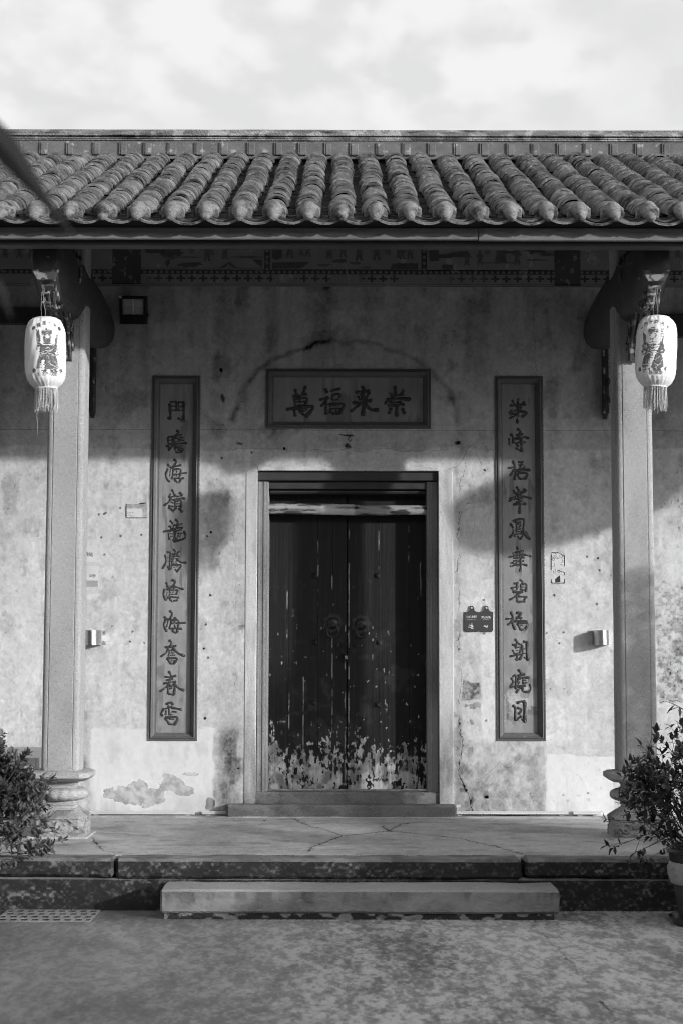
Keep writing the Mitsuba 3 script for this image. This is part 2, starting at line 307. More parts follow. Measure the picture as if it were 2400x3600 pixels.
for i, t in enumerate((1.0, 1.3, .76)):
    def tile(p, n, t=t, i=i):
        x, y, z = p.x, p.y, p.z
        a, b = fbm(x * 5, y * 5, z * 5, 3), noise(x * 95, y * 60, z * 60)
        k = .125 * t + .09 * (a - .5) + .05 * (b - .5) + .05 * sst(.62, .8, noise(x * 34, y * 30 + i, z * 30)) - .08 * sst(.55, .8, fbm(x * 9, y * 9 + 4, z * 9, 3))
        return k
    mat(f'roof_tile_{i}', tile, bump=lambda p: .003 * fbm(p.x * 60, p.y * 30, p.z * 30, 2))
mat('pan_tile', lambda p, n: .055 + .08 * (fbm(p.x * 9, p.y * 9, p.z * 9, 3) - .5) + .12 * sst(.55, .75, fbm(p.x * 30, p.y * 30, p.z * 30, 2)) * sst(-2.45, -2.65, p.y))
mat('mortar_cone', lambda p, n: .17 + .16 * (fbm(p.x * 26, p.y * 26, p.z * 40, 4) - .5) + .10 * (noise(p.x * 130, p.y * 130, p.z * 130) - .5) - .10 * sst(.5, .7, fbm(p.x * 9, p.y * 9, p.z * 9, 3)), bump=lambda p: .006 * fbm(p.x * 50, p.y * 50, p.z * 70, 3))
mat('ridge_stone', lambda p, n: .17 + .22 * (fbm(p.x * 7, p.y * 4, p.z * 26, 4) - .5) + .14 * sst(.55, .7, fbm(p.x * 11, p.y * 4, p.z * 9, 3)) - .10 * sst(.5, .7, fbm(p.x * 3 + 2, p.y, p.z * 30, 3)), bump=granite_bump, bscale=2)
mat('ridge_wall', lambda p, n: .13 + .10 * (fbm(p.x * 12, p.y * 4, p.z * 12, 4) - .5) + .14 * sst(.66, .76, fbm(p.x * 24, p.y, p.z * 20, 3)))
mat('eave_wood', lambda p, n: .15 + .09 * (fbm(p.x * 3, p.y * 40, p.z * 40, 3) - .5) + .05 * (noise(p.x * 14, p.z * 80) - .5), rough=.7)
mat('dark_wood', lambda p, n: .035 + .03 * (fbm(p.x * 10, p.y * 10, p.z * 10, 3) - .3), rough=.55)
mat('beam_paint', lambda p, n: .045 + .03 * (fbm(p.x * 12, p.y * 12, p.z * 12, 3) - .5) + .10 * sst(.74, .82, fbm(p.x * 30, p.y * 30, p.z * 30, 3)), rough=.45)
mat('carving', lambda p, n: .07 + .22 * sst(.52, .64, fbm(p.x * 24, p.y * 24, p.z * 24, 3)), rough=.5)
mat('plaque_frame', lambda p, n: .105 + .05 * (fbm(p.x * 8, p.y * 30, p.z * 8, 3) - .5) + .08 * sst(.74, .84, fbm(p.x * 40, p.y * 40, p.z * 40, 3)), rough=.5, spec=.45)
def field(p, n):
    x, z = p.x, p.z
    a, st = fbm(x * 6, z * 5, 2, 4), fbm(x * 22, z * 2.2, 3, 3)
    v = .285 + .14 * (a - .5) + .14 * (st - .5) + .03 * (noise(x * 140, z * 140) - .5)
    v = v - .14 * sst(.50, .66, st) * sst(.42, .6, a)
    low = sst(.9, 0.0, dr.abs(z - 1.15) / .28) * sst(1.0, 1.2, x)
    v = v + low * .16 * sst(.48, .56, fbm(x * 14, z * 14, 5, 4)) - low * .12 * sst(.54, .62, fbm(x * 12 + 4, z * 12, 9, 4))
    return v
mat('plaque_field', field, bump=lambda p: .0015 * fbm(p.x * 30, p.z * 30, 0, 3))
mat('letter_paint', lambda p, n: .045 + .03 * (fbm(p.x * 20, p.z * 20, 0, 2) - .5) + .16 * sst(.76, .82, fbm(p.x * 60, p.z * 60, 0, 2)), rough=.5)
def doorp(p, n):
    x, z = p.x, p.z
    pl = x * 6.1
    gr = fbm(x * 95, z * 2.5, 1, 3)
    jag = fbm(x * 30, z * 6, 4, 4); jag2 = fbm(x * 42, z * 11, 9, 3)
    edge = 1.02 - z
    pe = sst(.0, .45, edge) * .26 + .10 * sst(-.5, .3, edge)
    blk, jg = fbm(x * 46, z * 36, 6, 4), fbm(x * 60, z * 13, 2, 4)
    hh = jag * .20 + jg * .24 + blk * .40 + jag2 * .16 - .248 + pe * .92 + .10 * (fbm(x * 5, 0, 3, 2) - .5)
    peel = sst(.5, .525, hh) * sst(-.75, -.1, edge)
    under = sst(.475, .49, hh) * sst(-.3, .1, edge)
    spots = sst(.80, .84, fbm(x * 34, z * 22, 2, 3)) * sst(2.2, 1.0, z)
    slit = mi.Float(0)
    for px, a, b, ph in ((1118, 1900, 2130, 1), (1010, 2080, 2240, 2), (1067, 2350, 2640, 3), (1168, 2240, 2580, 4), (1331, 1850, 2000, 5), (1436, 1850, 1970, 6), (1477, 1860, 2140, 7), (1213, 2200, 2760, 8), (1226, 1860, 2660, 9), (1016, 2440, 2560, 3), (1168, 2020, 2070, 2)):
        x0, z1 = W(px, a, .2); z0 = W(px, b, .2)[1]
        slit = dr.maximum(slit, sst(.006, .003, dr.abs(x - x0 + .003 * (noise(z * 30, ph) - .5))) * sst(-.02, .02, z - z0) * sst(-.02, .02, z1 - z) * sst(.42, .55, fbm(z * 11, ph * 3.1, 0, 3)))
    paint = .011 + .007 * (fbm(x * 14, z * 1.6, 5, 3) - .3) + .006 * sst(.6, .75, gr) + .016 * sst(.56, .72, fbm(x * 8, z * 8, 3, 4)) * sst(2.1, 1.2, z)
    wood = .24 + .20 * gr + .12 * (jag2 - .5)
    m = dr.clip(peel + spots + .55 * slit, 0, 1)
    paint = paint + .05 * under * (.4 + blk)
    return paint * (1 - m) + wood * (.55 + .9 * sst(.3, .7, fbm(x * 20, z * 14, 8, 3))) * m
mat('door_paint', doorp, rough=.55, bump=lambda p: .002 * fbm(p.x * 60, p.z * 2.5, 1, 3), spec=.25)
mat('iron', lambda p, n: .018 + .02 * sst(.6, .75, fbm(p.x * 60, p.y * 60, p.z * 60, 3)), rough=.5, spec=.5)
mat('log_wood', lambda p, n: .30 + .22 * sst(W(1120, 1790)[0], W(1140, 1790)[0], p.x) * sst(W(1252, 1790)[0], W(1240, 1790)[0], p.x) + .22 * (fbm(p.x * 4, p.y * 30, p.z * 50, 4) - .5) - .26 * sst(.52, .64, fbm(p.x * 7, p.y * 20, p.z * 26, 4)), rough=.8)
mat('lantern_cloth', value=.74)
mat('lantern_gold', value=.55, rough=.6)
mat('print_dark', value=.09)
mat('print_mid', value=.17)
mat('print_light', value=.62)
mat('fringe', lambda p, n: .30 + .30 * noise(p.x * 400, p.y * 400, p.z * 4))
mat('cord', value=.25)
mat('black_metal', value=.012, rough=.45)
mat('led_panel', value=.42, rough=.5)
mat('lamp_white', value=.62, rough=.5)
scene['lamp_glass'] = {'type': 'thindielectric'}
scene['steel'] = {'type': 'twosided', 'bsdf': {'type': 'roughconductor', 'material': 'none', 'alpha': .24, 'specular_reflectance': {'type': 'rgb', 'value': [.50] * 3}}}
mat('sign_dark', value=.055, rough=.5)
mat('sign_white', value=.70)
mat('paper', lambda p, n: .62 + .08 * (fbm(p.x * 20, p.z * 20, 1, 3) - .5))
mat('paper_grey', value=.40)
mat('faded_ink', lambda p, n: .36 + .3 * (fbm(p.x * 50, p.z * 50, 1, 3) - .5))
mat('ink', value=.05)
mat('cabinet_grey', lambda p, n: .13 + .03 * (fbm(p.x * 8, p.y * 8, p.z * 8, 3) - .5), rough=.45)
mat('cabinet_rim', value=.26, rough=.5)
mat('duct_white', lambda p, n: .58 + .1 * (fbm(p.x * 6, p.y * 6, p.z * 40, 3) - .5), rough=.5)
mat('cable_black', value=.02, rough=.5)
mat('palm_green', value=.085, rough=.5)
mat('drain_stone', lambda p, n: .33 + .10 * (fbm(p.x * 12, p.y * 12, p.z * 9, 4) - .5) + .06 * (noise(p.x * 120, p.y * 120) - .5), bump=granite_bump)
for i, t in enumerate((.05, .085, .13, .09, .14, .20)):  # last three are lighter: sunlight on the left shrub painted into its leaves
    scene[f'leaf_{i}'] = {'type': 'principledthin', 'base_color': {'type': 'rgb', 'value': [t] * 3}, 'roughness': .38, 'diff_trans': .5, 'eta': 1.4}
mat('twig', lambda p, n: .07 + .05 * noise(p.x * 60, p.y * 60, p.z * 30))
mat('soil', lambda p, n: .03 + .03 * noise(p.x * 60, p.y * 60, p.z * 60))
mat('glaze_dark', value=.035, rough=.3, spec=.5)
mat('glaze_band', lambda p, n: .34 + .12 * (fbm(p.x * 14, p.y * 14, p.z * 8, 3) - .5), rough=.4)
mat('pot_body', lambda p, n: .05 + .05 * (fbm(p.x * 9, p.y * 9, p.z * 26, 3) - .4), rough=.5)

def frieze(p, n):
    x, z = p.x, p.z
    k = 12.4 / FPX
    X = lambda px: W(px, 930)[0]
    Z = lambda py: W(1200, py)[1]
    rp = lambda a, b, c, d: sst(-.002, .002, x - X(a)) * sst(-.002, .002, X(c) - x) * sst(-.002, .002, z - Z(d)) * sst(-.002, .002, Z(b) - z)
    a = fbm(x * 8, z * 8, 2, 4)
    v = .27 + .10 * (a - .5)
    # cross blossoms, one per 42 photo pixels
    u = (x - X(500)) / (40 * k); cu = u - dr.floor(u) - .5; cv = (z - Z(980)) / (40 * k)
    cross = dr.maximum(sst(1.15, .85, dr.square((dr.abs(cu) - .22) / .19) + dr.square(cv / .09)), sst(1.15, .85, dr.square(cu / .10) + dr.square((dr.abs(cv) - .17) / .17)))
    v = v - .20 * cross * sst(.30, .45, fbm(x * 4, 0, 3, 2)) * rp(-900, 962, 3300, 998)
    # dark strip with five-petalled flowers
    def flowers(w, h):
        r = dr.sqrt(w * w + h * h); t = dr.atan2(h, w)
        return sst(.31, .25, r / (.75 + .25 * dr.abs(dr.cos(2.5 * t))))
    u2 = (x - X(500)) / (20 * k); f2 = flowers(u2 - dr.floor(u2) - .5, (z - Z(958)) / (20 * k))
    s1 = rp(-900, 949, 3300, 965)
    v = v * (1 - s1) + s1 * (.07 + .17 * f2)
    w2 = (z - Z(958)) / (22 * k)
    for c in (940, 1489):
        s2 = rp(c - 10, 800, c + 10, 950); ff = flowers((x - X(c)) / (22 * k), w2 - dr.floor(w2) - .5)
        v = v * (1 - s2) + s2 * (.07 + .17 * ff)
    for r_ in ((396, 800, 497, 1001), (1946, 800, 2038, 1004)):
        m = rp(*r_); v = v * (1 - m) + m * (.085 + .05 * (a - .3) + .16 * sst(.68, .76, fbm(x * 22, z * 22, 3, 4)))
    for r_ in ((-900, 999, 3300, 1001), (500, 943, 926, 945), (958, 947, 1472, 949), (1504, 950, 1938, 952), (-900, 1006, 3300, 1008)): v = v - .14 * rp(*r_)
    v = v + .12 * sst(.006, .002, dr.abs(x - X(1226) + .02 * (fbm(z * 9, 1, 1, 3) - .5) + .25 * (z - Z(985)))) + .12 * sst(.70, .76, fbm(x * 16, z * 12, 6, 4))
    return v
mat('frieze_paint', frieze)
mat('figure_dark', lambda p, n: .115 + .05 * (fbm(p.x * 40, p.z * 40, 1, 3) - .5))
mat('figure_mid', lambda p, n: .15 + .10 * (fbm(p.x * 50, p.z * 50, 1, 3) - .5))

# ------------------------------------------------------------------ ground, platform, step
DR = (-2.02, -3.015, -1.462, -2.60)               # the drain in the yard
_g = trimesh.creation.extrude_polygon(sbox(-400, -400, 400, 400).difference(sbox(*DR)), .3, engine='earcut'); _g.apply_translation((0, 0, -.3))
struct('courtyard_ground', _g, 'court', smooth=False)
FL = .302                                     # height of the porch floor
PY = -2.6                                     # its front edge
struct('platform__paving', bx(-5.2, 8.4, PY + .19, .5, .05, FL, .004), 'paving', smooth=False)
labels['platform'] = {'kind': 'structure'}; del labels['platform__paving']
jl, jr = W(404, 3040, PY)[0], W(1838, 3050, PY)[0]
for a, b, sd, dy in ((-3.2, jl - .005, 1, .004), (jl + .005, jr - .012, 2, 0), (jr + .012, 3.3, 3, .012), (3.31, 8.4, 4, 0), (-5.2, -3.21, 5, 0)):
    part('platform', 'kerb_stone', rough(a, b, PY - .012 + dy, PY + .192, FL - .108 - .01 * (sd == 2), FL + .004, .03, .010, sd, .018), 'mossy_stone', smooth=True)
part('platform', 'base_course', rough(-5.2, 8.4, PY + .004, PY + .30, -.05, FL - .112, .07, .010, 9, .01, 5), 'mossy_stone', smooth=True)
part('platform', 'floor_slab_mortar', rough(-5.2, 8.4, -.14, .02, FL - .05, FL + .006, .10, .004, 4, .004), 'paving', smooth=True)

s0, s1 = W(563, 3180, -2.93)[0], W(1967, 3180, -2.93)[0]
k = thing('stone_step', 'long grey stone step block lying on the ground before the porch platform', 'step')
part(k, 'tread_block', rough(s0, s1, -2.93, -2.60, .035, .170, .018, .0065, 21, .012), 'step_stone', smooth=True)
part(k, 'foot_course', rough(s0 + .02, s1 - .03, -2.915, -2.62, -.02, .036, .03, .006, 22, .004), 'step_foot', smooth=True)

# ------------------------------------------------------------------ the hall
H = thing('ancestral_hall', 'old plastered hall with tiled roof, granite columns, double door and inscribed couplet panels', 'hall')
P = lambda n, m, b, **kw: part(H, n, m, b, **kw)
R = lambda a, b: (a[0], a[1], b[0], b[1])
LP = (-1.507, .8625, -1.130, 3.673); RP = (1.1425, .868, 1.518, 3.677); NP = (-.627, 3.259, .650, 3.729)      # x0 z0 x1 z1 of the three plaques
DX0, DX1, DZ0, DZ1 = -.685, .704, FL, 2.934                                                               # door opening
wall = sbox(-5.2, .2, 8.4, 5.3).difference(shapely.union_all([sbox(r[0] + .004, r[1] + .004, r[2] - .004, r[3] - .004) for r in (LP, RP, NP)] + [sbox(DX0, 0, DX1, DZ1)]))
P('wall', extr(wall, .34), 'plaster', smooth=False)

# painted frieze under the eave
f0, f1 = W(0, 1006)[1], W(0, 790)[1]
P('painted_frieze', bx(-5.2, 8.4, -.006, .001, f0, f1, .002), 'frieze_paint', smooth=False)
FZ = H + '__painted_frieze'
def blob(cx, cy, rx, ry, sd, n=14, rag=.25):
    rng = np.random.default_rng(sd); a = np.linspace(0, 2 * np.pi, n, endpoint=False); r = 1 + rag * (rng.random(n) - .5) * 2
    return Polygon([W(cx + rx * r[i] * math.cos(t), cy + ry * r[i] * math.sin(t)) for i, t in enumerate(a)]).buffer(0)
def ppoly(pts, y=0.0): return Polygon([W(*q, y) for q in pts]).buffer(0)
dark, midp = [], []
# clouds and rocks, roofs, trees, small robed figures of the three pictures
for q in ((560, 873, 68, 22), (600, 890, 40, 12), (845, 868, 55, 14), (590, 925, 8, 12), (660, 932, 30, 9), (690, 928, 20, 7), (1560, 900, 38, 7), (1615, 897, 28, 10), (1880, 880, 40, 14), (1920, 895, 24, 8), (1790, 888, 30, 5)): dark.append(blob(*q, len(dark) + 3, 16, .35))
for pts in (((955, 860), (992, 860), (991, 908), (975, 915), (958, 908)), ((1505, 860), (1541, 860), (1540, 918), (1508, 920)), ((1552, 931), (1592, 932), (1590, 950), (1554, 949)), ((958, 924), (1090, 922), (1060, 944), (958, 946)), ((1378, 928), (1468, 926), (1468, 947), (1372, 947)), ((772, 944), (808, 920), (836, 944), (812, 938), (806, 930), (794, 940)), ((888, 914), (922, 914), (922, 942), (906, 930))): dark.append(ppoly(pts))
def figure(px, py, h, sd, lean=0):
    """a small robed figure: hat, head, sleeves, skirt, shoes"""
    r = random.Random(sd); w = h * .18; o = []
    o.append(ppoly([(px - w * .5, py - h), (px + w * .4, py - h), (px + w * .35, py - h * .9), (px - w * .4, py - h * .9)]))
    o.append(blob(px, py - h * .86, w * .45, h * .07, sd, 9, .1))
    o.append(ppoly([(px - w * .7, py - h * .78), (px + w * .7, py - h * .78), (px + w * (1.4 + r.random() * .5), py - h * .55), (px + w * .7, py - h * .5), (px + w * .9 + lean, py - h * .06), (px + w * .2 + lean, py - h * .06), (px, py - h * .3), (px - w * .3, py - h * .06), (px - w * .95, py - h * .06), (px - w * .65, py - h * .5), (px - w * (1.2 + r.random() * .6), py - h * .6)]))
    o.append(ppoly([(px - w, py - 2), (px - w * .3, py - 2), (px - w * .3, py + 1), (px - w * 1.1, py + 1)])); o.append(ppoly([(px + w * .3 + lean, py - 2), (px + w + lean, py - 2), (px + w * 1.1 + lean, py + 1), (px + w * .3 + lean, py + 1)]))
    u = shapely.union_all(o).buffer(.004).buffer(-.003)
    return [max(getattr(u, 'geoms', [u]), key=lambda g: g.area)]
for q in ((605, 912, 44), (676, 890, 40), (730, 916, 64), (745, 896, 44), (792, 910, 58), (1019, 906, 66), (1060, 898, 40), (1082, 902, 50), (1157, 908, 62), (1206, 905, 70), (1262, 916, 72), (1322, 914, 64), (1362, 893, 46), (1400, 905, 40), (1412, 910, 44), (1440, 910, 56), (1640, 932, 50), (1685, 930, 48), (1712, 892, 40), (1816, 930, 58)):
    midp += figure(q[0], q[1], q[2], int(q[0]), (q[0] % 7) - 3)
for q in ((1190, 918, 26, 7), (1140, 934, 22, 6), (1245, 925, 18, 5), (1290, 940, 14, 4), (880, 905, 60, 4), (640, 905, 70, 3), (1760, 925, 70, 3), (1890, 915, 50, 3)): midp.append(blob(*q, int(q[0]), 12, .4))
midp.append(ppoly([(1745, 868), (1772, 868), (1780, 925), (1738, 925)]))
for x0 in (20, 70, 110, 2330, 2380): midp += figure(x0, 905, 50, x0)
for g in dark: part(FZ, 'painted_scenery', place(extr(g, .002), 0, -.009, 0), 'figure_dark', smooth=False)
for g in midp: part(FZ, 'painted_figure', place(extr(g, .002), 0, -.0075, 0), 'figure_mid', smooth=False)
# dark timber over the side bays
for a, b, zz in ((-5.2, W(157, 1110)[0], (1088, 1145)), (W(2283, 1140)[0], 8.4, (1106, 1185))):
    P('side_lintel', bx(a, b, -.05, .01, W(1200, zz[1])[1], W(1200, zz[0])[1], .006), 'dark_wood')

# plaques: moulded frame running into a sunk field, with raised brush lettering
PROF = [(0, .005), (.001, -.008), (.003, -.010), (.011, -.011), (.014, -.005), (.017, -.006), (.020, -.014), (.0245, -.017), (.029, -.013), (.031, -.004), (.038, .006), (.048, .012), (.050, .020), (.054, .021), (.056, .027), (.060, .027), (.062, .036)]
def frame_mesh(r, prof=PROF):
    v, f = [], []
    for i, d in prof:
        for x, z in ((r[0] + i, r[1] + i), (r[2] - i, r[1] + i), (r[2] - i, r[3] - i), (r[0] + i, r[3] - i)): v.append((x, d, z))
    for i in range(len(prof) - 1):
        for j in range(4):
            a, b, c, d = i * 4 + j, i * 4 + (j + 1) % 4, (i + 1) * 4 + (j + 1) % 4, (i + 1) * 4 + j; f += [[a, b, c], [a, c, d]]
    m = TM(v, f); return TM(m.vertices[m.faces.reshape(-1)], np.arange(len(m.faces) * 3).reshape(-1, 3))
FD = .034
def brush(strokes, ox, oy, s, w=1.28):
    """strokes: rows x, y, width in a tracing of scale s whose corner is at photo pixel (ox, oy); each a rounded raised bar"""
    ms = []
    for st in strokes:
        st = [tuple(map(float, q)) for q in st]
        q = spline([(ox + a / s, oy + b / s, c / s) for a, b, c in st], 6)
        P3 = np.array([[*W(a, b, FD)] for a, b, c in q]); r = q[:, 2] * .5 * (12.43 / FPX) * w
        t = np.linspace(0, 1, len(r)); r = r * (.86 + .14 * np.cos(2 * np.pi * t)) * (1 + .05 * np.sin(9 * t))
        ms.append(tube(np.stack([P3[:, 0], np.full(len(q), FD), P3[:, 1]], 1), r, 10, .62, axis=[0, 1, 0]))
    return cat(ms)
def parse(txt):
    """strokes split by ';', points by '-': 'x,y-x,y-x,y w'"""
    out = []
    for s_ in txt.replace('\n', '').split(';'):
        s_ = s_.strip()
        if not s_: continue
        pts, w = s_.rsplit(' ', 1); pts = [tuple(float(v) for v in q.split(',')) for q in pts.split('_')]
        out.append([(a, b, float(w)) for a, b in pts])
    return out
A1, A2, A3 = (480, 1320, 4.9), (480, 1780, 5.6), (480, 2180, 5.114)
B1, B2, B3 = (1700, 1320, 4.9), (1700, 1780, 5.6), (1700, 2180, 5.114)
N1 = (900, 1250, 2.24)
LEFT = [(A1, '575,490_585,640_590,740_545,730 42;590,455_690,450 30;600,530_690,530 24;600,600_690,600 26;690,450_690,610 30;720,460_820,460 30;815,470_818,640_815,790 48;815,790_715,735 30;720,535_800,535 24;720,600_800,600 26;725,460_725,610 26'),
 (A1, '545,1070_555,1170_560,1250 34;550,1060_620,1050 30;625,1050_620,1200_555,1290 36;560,1120_610,1110 22;555,1170_610,1165 22;510,1220_620,1185 34;690,950_735,970_680,1040 32;650,1050_790,1025 32;650,1085_800,1065 30;655,1080_650,1230 28;720,1100_815,1120 24;670,1140_760,1130 22;650,1178_865,1165 34;660,1215_790,1215 24;665,1250_700,1330 34;670,1250_800,1265_765,1325 38;700,1328_765,1328 30;715,1290_760,1290 20'),
 (A1, '545,1535_590,1580 38;545,1610_508,1700_535,1790_575,1830 32;590,1620_575,1740 20;650,1445_690,1490_630,1585 36;590,1590_700,1560_770,1545 34;640,1600_620,1780 30;640,1620_740,1610_770,1640_740,1780 30;690,1640_700,1670 22;650,1710_870,1675 28;700,1700_690,1740 22;600,1770_820,1770 30;660,1790_725,1850_780,1770 32'),
 (A1, '615,1970_670,2060 34;590,2040_560,2095 30;560,2095_690,2080 30;750,2020_795,2065 44;795,2070_700,2085 28;580,2110_640,2150 28;600,2110_560,2180_480,2240 34;600,2180_640,2200 26;560,2240_640,2260 30;560,2270_620,2318 40;650,2145_750,2120_840,2120 38;700,2140_670,2180 26;672,2170_665,2265 28;670,2170_770,2160_775,2270 32;685,2212_755,2210 20;680,2255_760,2250 24;690,2275_630,2345 38;740,2290_790,2350 44'),
 (A2, '670,280_720,340 38;640,400_770,365 34;660,395_690,435 30;745,365_720,440 28;535,500_650,475_780,440 36;650,480_640,590_660,650 36;660,490_740,480_745,640_720,670 32;675,540_720,540 20;675,590_720,590 20;775,260_815,310_800,420 40;820,370_900,345 32;800,425_910,420 38;790,482_890,460 30;775,470_765,600_800,660 34;810,530_900,530 24;810,570_880,560 22;800,605_870,600 22;940,490_968,570_935,640_740,695 40'),
 (A2, '575,960_590,1080_520,1225 38;610,900_670,905 34;680,920_665,1100_660,1250 36;605,1010_650,1010 18;605,1080_650,1080 18;620,1180_645,1250 32;735,850_775,900 36;840,890_800,940 32;710,940_830,960 28;700,985_850,985 28;690,1030_850,1030 30;770,900_740,1010_700,1090 30;800,1040_880,1100_985,1110 38;725,1080_800,1080 18;725,1118_800,1115 18;710,1090_690,1210 26;720,1152_880,1160_850,1220_800,1290 34;740,1200_830,1190 22;765,1240_800,1290 28;690,1190_690,1225 36'),
 (A2, '590,1500_630,1575 42;600,1585_622,1570 30;560,1630_540,1740_590,1845 44;612,1690_590,1760 18;705,1450_770,1490_700,1580_610,1640 42;735,1570_830,1605_930,1635 34;710,1600_750,1620 30;670,1650_655,1750_610,1815 38;680,1650_820,1650 30;700,1690_740,1690 18;820,1655_790,1730 34;680,1733_790,1730 26;665,1780_670,1840_720,1865 40;680,1782_840,1800 36;700,1865_810,1850 42'),
 (A3, '605,-165_645,-120_615,-10 40;505,-60_550,-20 38;515,-5_720,-38 38;530,15_498,80_550,205 36;580,0_545,120 24;640,-30_600,150 32;640,8_760,10_740,190 32;690,20_700,50 20;620,60_885,48 34;685,90_700,130 26;600,150_815,155 36;650,180_705,230_750,190 38'),
 (A3, '595,360_635,410_610,490 38;520,490_715,465 36;580,500_530,590_445,655 34;660,500_760,600_870,640 42;600,540_580,650 26;600,540_670,545 20;600,590_680,590 18;600,635_700,630 22;640,520_650,640 18;555,690_620,780 36;555,688_735,690_670,785 38;610,787_680,787 28;620,732_690,730 18'),
 (A3, '590,920_625,1000_590,1140 38;520,1020_640,1030 34;640,1020_710,1000 42;540,1080_660,1060 32;500,1138_710,1110 38;590,1140_530,1210_430,1280 36;680,1140_760,1220_860,1265 40;570,1200_575,1320 38;600,1182_690,1185_680,1340 42;600,1235_640,1222 30;580,1325_670,1345 34'),
 (A3, '540,1510_620,1480_660,1520 40;580,1540_600,1700 34;500,1590_450,1680_475,1720 38;500,1600_640,1560 28;640,1575_820,1610 40;540,1630_530,1700 36;640,1645_720,1652 30;610,1700_660,1690 26;520,1760_600,1870 40;530,1752_740,1752_690,1880 44;590,1785_680,1785 18;600,1872_690,1878 34')]
RIGHT = [(B1, '490,430_510,500 38;590,400_580,480 36;690,450_650,500 34;450,520_710,500 40;560,540_640,560 46;480,600_440,650 44;450,640_580,592 30;450,665_590,652 36;590,612_735,640_640,720 42;585,480_588,660_570,815 42;570,680_445,735 38'),
 (B1, '455,1010_500,1070_500,1140 38;430,1090_440,1190 36;440,1190_520,1140 34;570,925_620,950_600,1060 40;550,1030_670,1010 34;540,1090_700,1065_770,1090 40;530,1172_640,1142 28;640,1142_705,1150 38;560,1190_590,1220 42;635,1100_645,1240_640,1305 44;640,1308_550,1255 32'),
 (B1, '500,1475_530,1560_540,1680_530,1800 38;415,1595_540,1580 34;520,1620_450,1720 40;590,1490_670,1490 34;655,1490_620,1600 32;600,1542_700,1550_670,1600 26;560,1642_640,1622_785,1630 42;570,1690_610,1780 40;590,1672_740,1690_710,1780 42;610,1783_720,1775 36'),
 (B1, '560,1920_600,1990 40;510,1980_530,2030 42;530,2032_650,2002 32;680,1960_720,1990_620,2030 38;540,2062_640,2042 34;545,2080_430,2122 24;560,2062_660,2080_815,2120 34;550,2112_430,2162 32;540,2132_660,2112 30;550,2182_650,2162 30;510,2222_720,2210 42;590,2060_612,2220_612,2375 42'),
 (B2, '575,295_660,260_780,260_780,360_772,480_830,590_905,645 44;905,640_825,490 22;520,345_570,420_570,540_500,610 42;610,320_720,310 32;640,350_630,480 32;640,350_720,352_700,400 28;640,412_700,410 20;630,458_720,445 28;620,502_750,490 26;620,547_750,535 32;600,560_600,600 34;740,500_760,570_710,650 36;660,590_710,650 32'),
 (B2, '650,800_665,850 42;610,910_770,880 42;560,920_600,960 26;485,1000_640,970_760,950 34;760,950_860,965_925,985 38;650,930_650,1010 24;700,920_700,1010 22;770,930_750,990 32;580,1022_790,1010 34;590,1080_560,1110 28;520,1112_600,1130 28;640,1080_620,1150_520,1180 34;580,1072_660,1062 26;680,1082_780,1075 34;640,1162_750,1142_845,1165 38;720,1040_722,1180_715,1285 42'),
 (B2, '590,1520_670,1505 38;530,1610_670,1580 34;540,1612_570,1642 38;650,1510_640,1640_570,1690 38;580,1692_760,1682 44;760,1680_640,1742 42;705,1445_760,1490_740,1540 36;725,1540_725,1640 40;740,1530_830,1540_825,1680 40;745,1592_790,1590 22;740,1642_820,1652 30;505,1840_640,1760 38;640,1760_660,1880 42;680,1772_840,1790 40;830,1782_790,1840 38;680,1880_800,1872 44'),
 (B3, '485,-145_515,-70_508,40_560,165 42;392,-22_530,-28 34;585,-128_670,-128_620,-55 42;575,-28_680,-38 32;585,-55_575,8 30;668,-36_640,18 28;530,28_680,12_775,32 38;495,20_430,84 40;600,60_660,170 40;610,52_780,58_740,170 42;660,175_750,170 36;655,95_690,95 20'),
 (B3, '560,345_600,400 42;510,445_640,430 36;600,400_560,480 38;510,540_550,600 34;560,500_650,490_640,590 28;575,548_610,542 20;550,602_640,590 26;470,650_650,612 38;600,600_590,720 42;590,722_570,700 36;680,430_690,600_640,710 40;710,385_780,395 42;775,400_770,560_790,720 46;785,732_715,665 24;705,512_740,522 22;710,602_755,595 22'),
 (B3, '620,895_680,970 44;610,1000_730,975 42;650,1000_590,1080 32;600,1062_700,1036_810,1035 42;490,1040_520,1110_470,1210 36;520,1010_570,1000_575,1110_570,1240 38;470,1207_580,1190 34;535,1110_568,1110 20;610,1100_620,1150 28;612,1152_640,1110 20;690,1092_750,1080 28;690,1132_770,1125 32;700,1060_700,1130 24;600,1192_740,1175 42;660,1200_575,1300 42;690,1200_700,1280_810,1290 42;810,1290_838,1230_822,1150 32'),
 (B3, '595,1490_660,1465_740,1470 46;735,1480_730,1640_735,1830 54;735,1830_680,1780 34;520,1535_560,1580_560,1740_570,1800 46;600,1580_675,1610_620,1690 38;580,1790_670,1730 42')]
